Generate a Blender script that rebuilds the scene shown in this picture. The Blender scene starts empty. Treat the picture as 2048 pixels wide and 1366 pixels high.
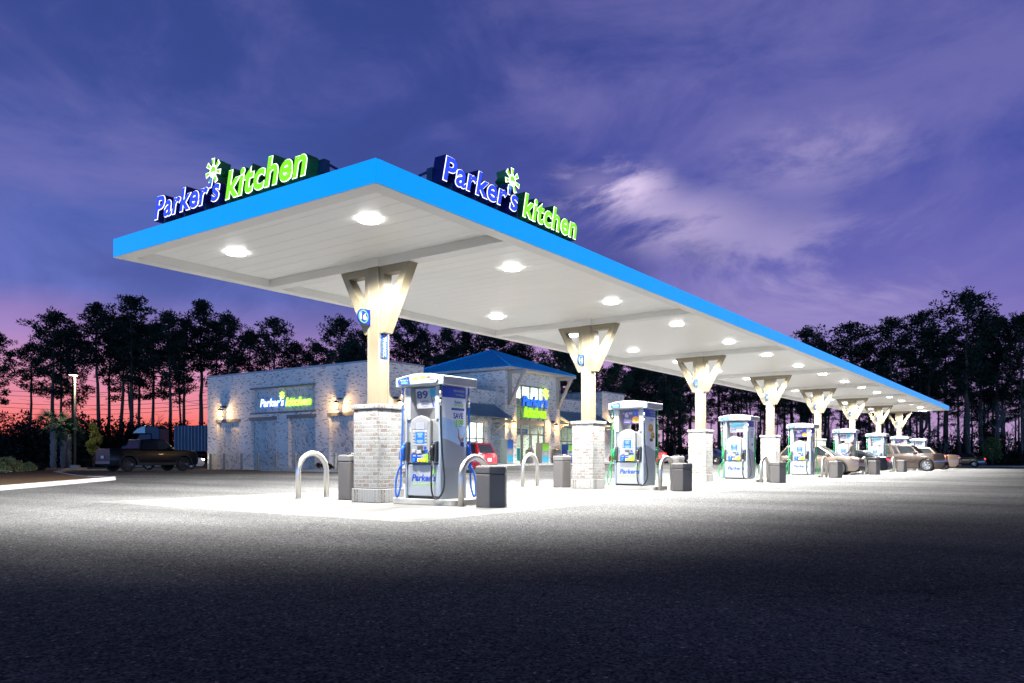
import bpy, bmesh, math, random
from mathutils import Vector, Matrix
RND = random.Random(11)
scene = bpy.context.scene
C = scene.collection
PI = math.pi
# ------------------------------------------------------------------ view
FPX, HOR, CXP = 1568.0, 916.0, 1024.0
A0 = math.atan(1114 / 1568.0)
CA, SA = math.cos(A0), math.sin(A0)
EYE = 0.95

def at_x(u, X):
    k = (u - CXP) / FPX
    return (X * SA - k * X * CA) / (CA + k * SA)

def at_y(u, Y):
    k = (u - CXP) / FPX
    return (Y * CA + k * Y * SA) / (SA - k * CA)

def at_depth(u, d):
    lat = d * (u - CXP) / FPX
    return d * CA + lat * SA, d * SA - lat * CA

def z_at(d, v):
    return EYE + (HOR - v) * d / FPX

def sm(x, a, b):
    t = min(1, max(0, (x - a) / (b - a)))
    return t * t * (3 - 2 * t)

def G(x, y):                                   # the lot climbs gently to the store
    return sm(y, 18, 30) * (.12 + .30 * sm(x, 33, 46)) * (1 - sm(x, 74, 92)) * sm(x, 4, 26)

# ------------------------------------------------------------------ node helpers
def lin(r, g, b):
    f = lambda c: (c / 255 / 12.92) if c / 255 <= .04045 else ((c / 255 + .055) / 1.055) ** 2.4
    return (f(r), f(g), f(b), 1)

MATS = {}

def mat(name, col, rough=.5, metal=0., spec=.5, emit=None, es=0., var=0., vs=8., bump=0., bs=40., coat=0.):
    """Principled material whose colour and relief vary by noise in object space."""
    if name in MATS:
        return MATS[name]
    m = bpy.data.materials.new(name)
    m.use_nodes = True
    nt = m.node_tree
    b = nt.nodes['Principled BSDF']
    c = col if len(col) == 4 else (*col, 1)
    b.inputs['Base Color'].default_value = c
    b.inputs['Roughness'].default_value = rough
    b.inputs['Metallic'].default_value = metal
    b.inputs['Specular IOR Level'].default_value = spec
    b.inputs['Coat Weight'].default_value = coat
    b.inputs['Coat Roughness'].default_value = .06
    if emit:
        b.inputs['Emission Color'].default_value = (*emit[:3], 1)
        b.inputs['Emission Strength'].default_value = es
    if var > 0 or bump > 0:
        tc = nt.nodes.new('ShaderNodeTexCoord')
        n = nt.nodes.new('ShaderNodeTexNoise')
        n.inputs['Scale'].default_value = vs
        n.inputs['Detail'].default_value = 5
        nt.links.new(tc.outputs['Object'], n.inputs['Vector'])
        if var > 0:
            mx = nt.nodes.new('ShaderNodeMix'); mx.data_type = 'RGBA'
            mx.inputs[6].default_value = tuple(max(0, x * (1 - var)) for x in c[:3]) + (1,)
            mx.inputs[7].default_value = tuple(min(1, x * (1 + var)) for x in c[:3]) + (1,)
            nt.links.new(n.outputs['Fac'], mx.inputs[0])
            nt.links.new(mx.outputs[2], b.inputs['Base Color'])
            ra = nt.nodes.new('ShaderNodeMapRange')
            ra.inputs['To Min'].default_value = max(.02, rough - .08)
            ra.inputs['To Max'].default_value = min(1, rough + .1)
            nt.links.new(n.outputs['Fac'], ra.inputs['Value'])
            nt.links.new(ra.outputs['Result'], b.inputs['Roughness'])
        if bump > 0:
            n2 = nt.nodes.new('ShaderNodeTexNoise')
            n2.inputs['Scale'].default_value = bs
            n2.inputs['Detail'].default_value = 4
            nt.links.new(tc.outputs['Object'], n2.inputs['Vector'])
            bp = nt.nodes.new('ShaderNodeBump')
            bp.inputs['Strength'].default_value = bump
            bp.inputs['Distance'].default_value = .01
            nt.links.new(n2.outputs['Fac'], bp.inputs['Height'])
            nt.links.new(bp.outputs['Normal'], b.inputs['Normal'])
    MATS[name] = m
    return m

def N(nt, t, **kw):
    n = nt.nodes.new(t)
    for k, v in kw.items():
        if k.startswith('i_'):
            key = k[2:]
            n.inputs[int(key) if key.isdigit() else key].default_value = v
        else:
            setattr(n, k, v)
    return n

def math_node(nt, op, a, b=None, c=None):
    n = nt.nodes.new('ShaderNodeMath'); n.operation = op
    for i, x in enumerate((a, b, c)):
        if x is None:
            continue
        if isinstance(x, (int, float)):
            n.inputs[i].default_value = x
        else:
            nt.links.new(x, n.inputs[i])
    return n.outputs[0]

def ramp(nt, fac, stops, interp='LINEAR'):
    r = nt.nodes.new('ShaderNodeValToRGB')
    r.color_ramp.interpolation = interp
    e = r.color_ramp.elements
    while len(e) < len(stops):
        e.new(.5)
    for el, (p, c) in zip(e, stops):
        el.position = p
        el.color = c if len(c) == 4 else (*c, 1)
    if fac is not None:
        nt.links.new(fac, r.inputs['Fac'])
    return r

def mixc(nt, fac, a, b, blend='MIX'):
    m = nt.nodes.new('ShaderNodeMix'); m.data_type = 'RGBA'; m.blend_type = blend
    for i, x in ((0, fac), (6, a), (7, b)):
        if isinstance(x, (int, float)):
            m.inputs[i].default_value = x
        elif isinstance(x, tuple):
            m.inputs[i].default_value = x if len(x) == 4 else (*x, 1)
        else:
            nt.links.new(x, m.inputs[i])
    return m.outputs[2]

def brick_mat(name, bw, bh, wash, dark, cover, mortar=(.275, .27, .26), rot=0., patch=26., bump=.6, msize=.010, rw=.34, nw=2.2):
    """Whitewashed brick, in metres on the UV map: wash worn through in patches brick by brick."""
    m = bpy.data.materials.new(name); m.use_nodes = True
    nt = m.node_tree; b = nt.nodes['Principled BSDF']
    uv = N(nt, 'ShaderNodeUVMap')
    mp = N(nt, 'ShaderNodeMapping'); mp.inputs['Rotation'].default_value = (0, 0, rot)
    nt.links.new(uv.outputs['UV'], mp.inputs['Vector'])
    br = N(nt, 'ShaderNodeTexBrick', offset=.5)
    for k, v in dict(Color1=(0, 0, 0, 1), Color2=(1, 1, 1, 1), Mortar=(.5, .5, .5, 1)).items():
        br.inputs[k].default_value = v
    br.inputs['Scale'].default_value = 1
    br.inputs['Mortar Size'].default_value = msize
    br.inputs['Mortar Smooth'].default_value = .3
    br.inputs['Brick Width'].default_value = bw
    br.inputs['Row Height'].default_value = bh
    nt.links.new(mp.outputs['Vector'], br.inputs['Vector'])
    n1 = N(nt, 'ShaderNodeTexNoise'); n1.inputs['Scale'].default_value = patch; n1.inputs['Detail'].default_value = 6; n1.inputs['Roughness'].default_value = .7
    nt.links.new(mp.outputs['Vector'], n1.inputs['Vector'])
    n2 = N(nt, 'ShaderNodeTexNoise'); n2.inputs['Scale'].default_value = 1.3; n2.inputs['Detail'].default_value = 3
    nt.links.new(mp.outputs['Vector'], n2.inputs['Vector'])
    sepc = N(nt, 'ShaderNodeSeparateColor'); nt.links.new(br.outputs['Color'], sepc.inputs[0])
    rnd = sepc.outputs[0]
    ns = math_node(nt, 'MULTIPLY_ADD', n1.outputs['Fac'], nw, .5 - nw / 2)
    s = math_node(nt, 'MULTIPLY_ADD', rnd, rw, ns)
    s = math_node(nt, 'MULTIPLY_ADD', n2.outputs['Fac'], .52 - rw / 2, s)
    s = math_node(nt, 'MULTIPLY', s, .6)
    th = ramp(nt, s, [(0, (0, 0, 0)), (cover, (0, 0, 0)), (min(.99, cover + .10), (1, 1, 1)), (1, (1, 1, 1))])
    notm = math_node(nt, 'SUBTRACT', 1.0, br.outputs['Fac'])
    mask = math_node(nt, 'MULTIPLY', th.outputs['Color'], notm)
    dk = mixc(nt, rnd, dark[0], dark[1])
    wv = mixc(nt, n1.outputs['Fac'], tuple(x * .86 for x in wash), tuple(min(1, x * 1.08) for x in wash))
    wv = mixc(nt, br.outputs['Fac'], wv, mortar)
    col = mixc(nt, mask, wv, dk)
    nt.links.new(col, b.inputs['Base Color'])
    b.inputs['Roughness'].default_value = .85
    b.inputs['Specular IOR Level'].default_value = .2
    h = math_node(nt, 'MULTIPLY_ADD', n1.outputs['Fac'], .35, notm)
    h = math_node(nt, 'MULTIPLY_ADD', mask, -.3, h)
    bp = N(nt, 'ShaderNodeBump'); bp.inputs['Strength'].default_value = bump; bp.inputs['Distance'].default_value = .012
    nt.links.new(h, bp.inputs['Height']); nt.links.new(bp.outputs['Normal'], b.inputs['Normal'])
    MATS[name] = m
    return m

# ------------------------------------------------------------------ mesh helpers
class Fr:
    """A frame: origin, right, up; normal = right x up points to the viewer."""
    def __init__(s, o, r, u):
        s.o = Vector(o); s.r = Vector(r).normalized(); s.u = Vector(u).normalized(); s.n = s.r.cross(s.u)
    def p(s, a, b, d=0.):
        return s.o + s.r * a + s.u * b + s.n * d
    def at(s, a, b, d=0.):
        f = Fr(s.p(a, b, d), s.r, s.u); return f

def FX(x, y, z):                               # faces -X
    return Fr((x, y, z), (0, -1, 0), (0, 0, 1))
def FY(x, y, z):                               # faces -Y
    return Fr((x, y, z), (1, 0, 0), (0, 0, 1))

class MB:
    def __init__(s):
        s.v = []; s.f = []; s.mi = []; s.m = 0; s.sm = []; s.smooth = False
    def face(s, idx):
        s.f.append(idx); s.mi.append(s.m); s.sm.append(s.smooth)
    def add(s, pts, faces):
        b = len(s.v); s.v += [tuple(p) for p in pts]
        for f in faces:
            s.face([b + i for i in f])
    def box(s, x0, x1, y0, y1, z0, z1):
        s.add([(x0, y0, z0), (x1, y0, z0), (x1, y1, z0), (x0, y1, z0), (x0, y0, z1), (x1, y0, z1), (x1, y1, z1), (x0, y1, z1)],
              [(0, 3, 2, 1), (4, 5, 6, 7), (0, 1, 5, 4), (1, 2, 6, 5), (2, 3, 7, 6), (3, 0, 4, 7)])
        return s
    def rect(s, F, a0, a1, b0, b1, d0, d1):
        return s.poly(F, [(a0, b0), (a1, b0), (a1, b1), (a0, b1)], d0, d1)
    def poly(s, F, pts, d0, d1):
        n = len(pts)
        P = [F.p(a, b, d0) for a, b in pts] + [F.p(a, b, d1) for a, b in pts]
        fs = [tuple(range(n - 1, -1, -1)), tuple(range(n, 2 * n))]
        fs += [(i, (i + 1) % n, n + (i + 1) % n, n + i) for i in range(n)]
        s.add(P, fs); return s
    def flat(s, F, pts, d=0.):
        s.add([F.p(a, b, d) for a, b in pts], [tuple(range(len(pts)))]); return s
    def disc(s, F, ca, cb, ra, rb, d0, d1, n=24):
        return s.poly(F, [(ca + ra * math.cos(2 * PI * i / n), cb + rb * math.sin(2 * PI * i / n)) for i in range(n)], d0, d1)
    def ring(s, F, ca, cb, r0, r1, d0, d1, n=28):
        P = []
        for r, d in ((r0, d0), (r1, d0), (r1, d1), (r0, d1)):
            P += [F.p(ca + r * math.cos(2 * PI * i / n), cb + r * math.sin(2 * PI * i / n), d) for i in range(n)]
        fs = []
        for k in range(4):
            for i in range(n):
                j = (i + 1) % n; k2 = (k + 1) % 4
                fs.append((k * n + i, k * n + j, k2 * n + j, k2 * n + i))
        s.add(P, fs); return s
    def tube(s, path, r, n=8, cap=True):
        path = [Vector(p) for p in path]
        rs = r if isinstance(r, (list, tuple)) else [r] * len(path)
        P = []; prev = None
        for i, p in enumerate(path):
            t = (path[min(i + 1, len(path) - 1)] - path[max(i - 1, 0)]).normalized()
            if prev is None:
                a = t.orthogonal().normalized()
            else:
                a = (prev - t * prev.dot(t))
                a = a.normalized() if a.length > 1e-6 else t.orthogonal().normalized()
            prev = a; bb = t.cross(a)
            P += [p + (a * math.cos(2 * PI * k / n) + bb * math.sin(2 * PI * k / n)) * rs[i] for k in range(n)]
        fs = []
        for i in range(len(path) - 1):
            for k in range(n):
                fs.append((i * n + k, i * n + (k + 1) % n, (i + 1) * n + (k + 1) % n, (i + 1) * n + k))
        if cap:
            fs.append(tuple(range(n - 1, -1, -1))); fs.append(tuple(range(len(P) - n, len(P))))
        o = s.smooth; s.smooth = True
        s.add(P, fs); s.smooth = o
        return s
    def lathe(s, c, axis, prof, n=24, closed=False):
        """prof: (radius, height along axis)."""
        c = Vector(c); ax = Vector(axis).normalized(); a = ax.orthogonal().normalized(); b = ax.cross(a)
        P = []
        for r, h in prof:
            P += [c + ax * h + (a * math.cos(2 * PI * k / n) + b * math.sin(2 * PI * k / n)) * r for k in range(n)]
        fs = []; m = len(prof)
        for i in range(m if closed else m - 1):
            j = (i + 1) % m
            for k in range(n):
                fs.append((i * n + k, i * n + (k + 1) % n, j * n + (k + 1) % n, j * n + k))
        if not closed:
            fs.append(tuple(range(n - 1, -1, -1))); fs.append(tuple(range((m - 1) * n, m * n)))
        o = s.smooth; s.smooth = True
        s.add(P, fs); s.smooth = o
        return s
    def build(s, name, mats, parent=None, loc=(0, 0, 0), bevel=0., seg=2, recalc=True, uv=True, angle=35):
        me = bpy.data.meshes.new(name)
        me.from_pydata(s.v, [], s.f)
        if not isinstance(mats, (list, tuple)):
            mats = [mats]
        for m in mats:
            me.materials.append(m)
        me.polygons.foreach_set('material_index', s.mi)
        me.polygons.foreach_set('use_smooth', s.sm)
        if recalc:
            bm = bmesh.new(); bm.from_mesh(me)
            bmesh.ops.recalc_face_normals(bm, faces=bm.faces)
            bm.to_mesh(me); bm.free()
        if uv:
            ul = me.uv_layers.new(name='UVMap')
            for p in me.polygons:
                nn = p.normal
                if abs(nn.z) > .75:
                    h = Vector((1, 0, 0)); w = Vector((0, 1, 0))
                else:
                    h = Vector((-nn.y, nn.x, 0)).normalized(); w = Vector((0, 0, 1))
                for li in p.loop_indices:
                    co = me.vertices[me.loops[li].vertex_index].co
                    ul.data[li].uv = (co.dot(h), co.dot(w))
        me.update()
        o = bpy.data.objects.new(name, me)
        C.objects.link(o)
        o.location = loc
        if parent:
            o.parent = parent
        if bevel > 0:
            b = o.modifiers.new('bevel', 'BEVEL'); b.width = bevel; b.segments = seg; b.limit_method = 'ANGLE'; b.angle_limit = math.radians(angle)
            b.harden_normals = False
        return o

def tag(o, label=None, cat=None, group=None, kind=None):
    if label: o['label'] = label
    if cat: o['category'] = cat
    if group: o['group'] = group
    if kind: o['kind'] = kind
    return o

def thing(name, label, cat, loc=(0, 0, 0), rz=0., group=None):
    o = bpy.data.objects.new(name, None); C.objects.link(o)
    o.location = loc; o.rotation_euler = (0, 0, rz); o.empty_display_size = .2
    return tag(o, label, cat, group)

def copy_tree(o, parent=None):
    c = o.copy(); C.objects.link(c)
    if parent: c.parent = parent
    for ch in list(o.children):
        copy_tree(ch, c)
    return c

TXT = {}

def text_mesh(body, shear=0., off=0., spacing=1.):
    """Glyph outlines of a line of text as flat 2-D triangles, normalised to their own bounding box height 1."""
    k = (body, shear, off, spacing)
    if k in TXT:
        return TXT[k]
    cu = bpy.data.curves.new('lettering', 'FONT')
    cu.body = body; cu.size = 1; cu.shear = shear; cu.offset = off; cu.space_character = spacing
    cu.fill_mode = 'FRONT'; cu.resolution_u = 4
    ob = bpy.data.objects.new('lettering', cu); C.objects.link(ob)
    dg = bpy.context.evaluated_depsgraph_get()
    ev = ob.evaluated_get(dg); me = ev.to_mesh()
    vs = [(v.co.x, v.co.y) for v in me.vertices]; fs = [tuple(p.vertices) for p in me.polygons]
    ev.to_mesh_clear()
    bpy.data.objects.remove(ob); bpy.data.curves.remove(cu)
    TXT[k] = (vs, fs)
    return TXT[k]

def put_text(mb, F, body, a0, a1, b0, b1, d=.002, shear=0., off=.012, thick=0., grow=0., spacing=1.):
    """Fit text into the rectangle a0..a1 x b0..b1 of frame F, lifted d (and thick deep)."""
    ref, _ = text_mesh(body, shear, off if not grow else off - grow, spacing)
    vs, fs = text_mesh(body, shear, off, spacing)
    x0 = min(v[0] for v in ref); x1 = max(v[0] for v in ref); y0 = min(v[1] for v in ref); y1 = max(v[1] for v in ref)
    sx = (a1 - a0) / (x1 - x0); sy = (b1 - b0) / (y1 - y0)
    P = [((v[0] - x0) * sx + a0, (v[1] - y0) * sy + b0) for v in vs]
    if thick <= 0:
        mb.add([F.p(a, b, d) for a, b in P], fs)
        return
    n = len(P)
    pts = [F.p(a, b, d) for a, b in P] + [F.p(a, b, d - thick) for a, b in P]
    faces = [f for f in fs] + [tuple(n + i for i in reversed(f)) for f in fs]
    ec = {}
    for f in fs:
        for i in range(len(f)):
            e = (f[i], f[(i + 1) % len(f)])
            ec[e] = 1
    for (a, b) in ec:
        if (b, a) not in ec:
            faces.append((b, a, n + a, n + b))
    mb.add(pts, faces)

def sun_polys(cx, cy, r, n=7, rot=PI / 2):
    """Disc and tapered rays of the sun emblem."""
    disc = [(cx + r * .40 * math.cos(2 * PI * i / 20), cy + r * .40 * math.sin(2 * PI * i / 20)) for i in range(20)]
    out = [disc]
    for k in range(n):
        a = rot + 2 * PI * k / n
        c, s = math.cos(a), math.sin(a)
        out.append([(cx + r * (t * c - w * s), cy + r * (t * s + w * c)) for t, w in ((.52, -.10), (1.0, -.19), (1.02, .17), (.52, .10))])
    return out

def grow_poly(p, g):
    cx = sum(x for x, _ in p) / len(p); cy = sum(y for _, y in p) / len(p)
    out = []
    for x, y in p:
        l = math.hypot(x - cx, y - cy) or 1
        out.append((x + (x - cx) / l * g * 1.3, y + (y - cy) / l * g * 1.3))
    return out
# ------------------------------------------------------------------ materials
M_white = mat('painted white metal', (.76, .76, .75), .38, var=.05, vs=1.5)
M_deck = mat('canopy deck panel', (.90, .90, .89), .36, spec=.9, var=.03, vs=.7)
M_fascia = mat('blue fascia with added glow', (.012, .24, .78), .34, var=.07, vs=.9, emit=(.0, .36, .86), es=.86)  # even emission added to lift the blue of the edge panels
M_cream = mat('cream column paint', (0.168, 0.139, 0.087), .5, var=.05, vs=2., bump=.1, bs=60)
M_badge = mat('deep blue badge paint', (.002, .010, .12), .5, spec=.2, var=.05)
M_eth = mat('blue plate paint', (.002, .035, .22), .5, spec=.2, var=.05)
M_ring = mat('lime ring paint', (.07, .22, .008), .5, spec=.2)
M_num = mat('badge number paint', (.42, .42, .43), .5, spec=.2)
M_navy = mat('navy sign paint', (.012, .02, .14), .4, var=.1)
M_signblue = mat('blue sign vinyl', (.004, .045, .34), .4, var=.05)
M_skyblue = mat('bright blue vinyl', (.008, .14, .52), .4, var=.05)
M_teal = mat('teal vinyl', (.01, .27, .42), .45, var=.06)
M_purple = mat('dark purple vinyl', (.035, .025, .14), .45, var=.06)
M_lime = mat('lime vinyl', (.22, .62, .02), .45, var=.05)
M_vwhite = mat('white vinyl', (0.311, 0.315, 0.319), .42, var=.03)
M_vside = mat('white vinyl lightened for sides', (0.702, 0.720, 0.738), .42, var=.03)  # copy of the white vinyl, lightened where the canopy lamps hardly reach
M_pale = mat('pale grey vinyl', (0.232, 0.247, 0.264), .42, var=.03)
M_bun = mat('toasted bun print', (.62, .30, .07), .5, var=.25, vs=30)
M_cheese = mat('cheese print', (.78, .46, .03), .5, var=.15, vs=30)
M_patty = mat('dark patty print', (.10, .035, .02), .6, var=.3, vs=30)
M_skin = mat('skin tone', (.36, .19, .12), .55, var=.1)
M_pgrey = mat('silver pump panel', (0.300, 0.311, 0.323), .36, metal=.1, var=.05, vs=3)
M_pside = mat('blue grey pump side', (0.289, 0.340, 0.391), .34, metal=.25, var=.06, vs=2)
M_plite = mat('light grey moulded plastic', (0.216, 0.218, 0.212), .42, var=.04)
M_pdark = mat('charcoal plastic', (.045, .045, .05), .42, var=.2)
M_black = mat('black rubber', (.012, .012, .013), .42, var=.2)
M_hblue = mat('blue hose rubber', (.008, .10, .50), .38, var=.08)
M_hgreen = mat('green hose rubber', (.01, .24, .07), .38, var=.08)
M_yellow = mat('yellow push button', (.72, .60, .02), .4, var=.05)
M_chrome = mat('brushed steel', (.60, .58, .54), .34, metal=1., var=.07, vs=6, bump=.03, bs=90)
M_bin = mat('grey brown bin plastic', (.075, .068, .066), .5, var=.12, vs=5, bump=.1, bs=120)
M_binlid = mat('grey bin lid plastic', (.12, .115, .115), .45, var=.1, vs=5)
M_screen_w = mat('lit price display', (.12, .12, .15), .3, emit=(.72, .70, .95), es=.55)
M_screen_b = mat('lit blue screen', (.004, .04, .14), .3, emit=(.01, .25, .85), es=.7)
M_screen_t = mat('lit screen letters', (.12, .14, .16), .3, emit=(.7, .85, 1), es=.55)
M_lens = mat('lit lamp lens', (.9, .9, .9), .3, emit=(1, .99, .95), es=20)
M_em_blue = mat('lit blue sign face', (.02, .05, .6), .3, emit=(.035, .085, .80), es=1.0)
M_em_green = mat('lit green sign face', (.2, .6, .02), .3, emit=(.25, .88, .015), es=1.0)
M_em_white = mat('lit white sign border', (.9, .9, .9), .3, emit=(1, .97, 1), es=2.2)
M_em_yellowgreen = mat('lit pale green letters', (.7, .9, .2), .3, emit=(.62, 1., .12), es=1.5)
M_ch_navy = mat('navy letter channel', (.012, .02, .16), .45, var=.1)
M_ch_green = mat('green letter channel', (.02, .20, .06), .45, var=.1)
M_steelblue = mat('dark blue steel', (.03, .08, .16), .45, metal=.3, var=.1)
M_isl = None
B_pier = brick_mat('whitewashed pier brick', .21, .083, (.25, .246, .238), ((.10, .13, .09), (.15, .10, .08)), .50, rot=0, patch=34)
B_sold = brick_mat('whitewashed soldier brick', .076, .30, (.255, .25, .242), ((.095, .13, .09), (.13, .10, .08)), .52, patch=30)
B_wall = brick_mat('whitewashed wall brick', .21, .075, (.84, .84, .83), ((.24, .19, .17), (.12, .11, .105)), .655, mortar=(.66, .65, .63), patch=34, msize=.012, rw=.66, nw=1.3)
B_herr = brick_mat('whitewashed herringbone brick', .21, .075, (.72, .72, .71), ((.22, .18, .16), (.12, .11, .105)), .64, mortar=(.54, .53, .52), rot=PI / 4, patch=34, msize=.013, rw=.66, nw=1.3)

def asphalt_mat():
    m = bpy.data.materials.new('worn asphalt'); m.use_nodes = True
    nt = m.node_tree; b = nt.nodes['Principled BSDF']
    tc = N(nt, 'ShaderNodeTexCoord')
    v = N(nt, 'ShaderNodeTexVoronoi'); v.inputs['Scale'].default_value = 70
    nt.links.new(tc.outputs['Object'], v.inputs['Vector'])
    sc = N(nt, 'ShaderNodeSeparateColor'); nt.links.new(v.outputs['Color'], sc.inputs[0])
    r = ramp(nt, sc.outputs[0], [(0, (.066, .066, .068)), (.45, (.172, .172, .174)), (.9, (.265, .262, .256)), (.985, (.33, .33, .33)), (.996, (.62, .60, .58)), (1, (.8, .78, .75))])  # pale aggregate; the sparse brightest chips are painted glints of light
    big = N(nt, 'ShaderNodeTexNoise'); big.inputs['Scale'].default_value = .35; big.inputs['Detail'].default_value = 5
    mp = N(nt, 'ShaderNodeMapping'); mp.inputs['Scale'].default_value = (1, .35, 1)
    nt.links.new(tc.outputs['Object'], mp.inputs['Vector']); nt.links.new(mp.outputs['Vector'], big.inputs['Vector'])
    k = N(nt, 'ShaderNodeMapRange', i_1=.25, i_2=.75, i_3=.55, i_4=1.35); nt.links.new(big.outputs['Fac'], k.inputs['Value'])
    med = N(nt, 'ShaderNodeTexNoise'); med.inputs['Scale'].default_value = 9; med.inputs['Detail'].default_value = 6
    nt.links.new(tc.outputs['Object'], med.inputs['Vector'])
    k2 = N(nt, 'ShaderNodeMapRange', i_3=.7, i_4=1.35); nt.links.new(med.outputs['Fac'], k2.inputs['Value'])
    kk = math_node(nt, 'MULTIPLY', k.outputs['Result'], k2.outputs['Result'])
    cx = N(nt, 'ShaderNodeCombineColor')
    for i in range(3): nt.links.new(kk, cx.inputs[i])
    c = mixc(nt, 1.0, r.outputs['Color'], cx.outputs[0], 'MULTIPLY')
    wob = N(nt, 'ShaderNodeTexNoise'); wob.inputs['Scale'].default_value = 1.1; wob.inputs['Detail'].default_value = 5; nt.links.new(tc.outputs['Object'], wob.inputs['Vector'])
    wv = N(nt, 'ShaderNodeVectorMath', operation='MULTIPLY_ADD'); wv.inputs[1].default_value = (.9, .9, 0); nt.links.new(wob.outputs['Color'], wv.inputs[0]); nt.links.new(tc.outputs['Object'], wv.inputs[2])
    cr = N(nt, 'ShaderNodeTexVoronoi', feature='DISTANCE_TO_EDGE'); cr.inputs['Scale'].default_value = .16; nt.links.new(wv.outputs[0], cr.inputs['Vector'])
    cm = N(nt, 'ShaderNodeMapRange', i_1=.001, i_2=.006, i_3=.82, i_4=1.0); nt.links.new(cr.outputs['Distance'], cm.inputs['Value'])
    pt = N(nt, 'ShaderNodeTexNoise'); pt.inputs['Scale'].default_value = .12; pt.inputs['Detail'].default_value = 2; nt.links.new(tc.outputs['Object'], pt.inputs['Vector'])
    pm_ = N(nt, 'ShaderNodeMapRange', i_1=.44, i_2=.54, i_3=0., i_4=1.); nt.links.new(pt.outputs['Fac'], pm_.inputs['Value'])
    cf = math_node(nt, 'MAXIMUM', cm.outputs['Result'], pm_.outputs['Result'])
    cc = N(nt, 'ShaderNodeCombineColor')
    for i in range(3): nt.links.new(cf, cc.inputs[i])
    c = mixc(nt, 1.0, c, cc.outputs[0], 'MULTIPLY')
    nt.links.new(c, b.inputs['Base Color'])
    b.inputs['Roughness'].default_value = .9
    b.inputs['Specular IOR Level'].default_value = .0
    bp = N(nt, 'ShaderNodeBump'); bp.inputs['Strength'].default_value = .55; bp.inputs['Distance'].default_value = .006
    h = math_node(nt, 'ADD', v.outputs['Distance'], med.outputs['Fac'])
    nt.links.new(h, bp.inputs['Height']); nt.links.new(bp.outputs['Normal'], b.inputs['Normal'])
    return m
M_asphalt = asphalt_mat()

def concrete_mat(name, c, jx=0., jy=0., dirt=.25, x0=0., y0=0.):
    m = bpy.data.materials.new(name); m.use_nodes = True
    nt = m.node_tree; b = nt.nodes['Principled BSDF']
    tc = N(nt, 'ShaderNodeTexCoord')
    n1 = N(nt, 'ShaderNodeTexNoise'); n1.inputs['Scale'].default_value = .9; n1.inputs['Detail'].default_value = 7; n1.inputs['Roughness'].default_value = .65
    n2 = N(nt, 'ShaderNodeTexNoise'); n2.inputs['Scale'].default_value = 55; n2.inputs['Detail'].default_value = 4
    for n in (n1, n2): nt.links.new(tc.outputs['Object'], n.inputs['Vector'])
    n3 = N(nt, 'ShaderNodeTexNoise'); n3.inputs['Scale'].default_value = 2.3; n3.inputs['Detail'].default_value = 6; nt.links.new(tc.outputs['Object'], n3.inputs['Vector'])
    st = N(nt, 'ShaderNodeMapRange', i_1=.60, i_2=.72, i_3=1., i_4=.62); nt.links.new(n3.outputs['Fac'], st.inputs['Value'])
    r = ramp(nt, n1.outputs['Fac'], [(.25, tuple(x * (1 - dirt) for x in c)), (.6, c), (.8, tuple(min(1, x * 1.06) for x in c))])
    k = N(nt, 'ShaderNodeMapRange', i_3=.88, i_4=1.1); nt.links.new(n2.outputs['Fac'], k.inputs['Value'])
    cx = N(nt, 'ShaderNodeCombineColor')
    ks = math_node(nt, 'MULTIPLY', k.outputs['Result'], st.outputs['Result'])
    for i in range(3): nt.links.new(ks, cx.inputs[i])
    col = mixc(nt, 1.0, r.outputs['Color'], cx.outputs[0], 'MULTIPLY')
    nt.links.new(col, b.inputs['Base Color'])
    b.inputs['Roughness'].default_value = .8; b.inputs['Specular IOR Level'].default_value = .25
    bp = N(nt, 'ShaderNodeBump'); bp.inputs['Strength'].default_value = .25; bp.inputs['Distance'].default_value = .004
    nt.links.new(n2.outputs['Fac'], bp.inputs['Height']); nt.links.new(bp.outputs['Normal'], b.inputs['Normal'])
    MATS[name] = m
    return m
M_conc = concrete_mat('pale concrete paving', (.245, .242, .234), dirt=.45)
M_kerb = concrete_mat('kerb concrete', (.46, .455, .44), dirt=.35)
M_isl = concrete_mat('stained island concrete', (.44, .42, .38), dirt=.5)
M_walk = concrete_mat('pavement concrete', (.36, .36, .36), dirt=.25)
M_mulch = mat('pine straw mulch', (.16, .10, .055), .95, spec=.1, var=.55, vs=9, bump=1., bs=25)
M_forest = mat('leaf litter', (.035, .03, .022), .95, spec=.05, var=.5, vs=4, bump=1., bs=8)

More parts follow.
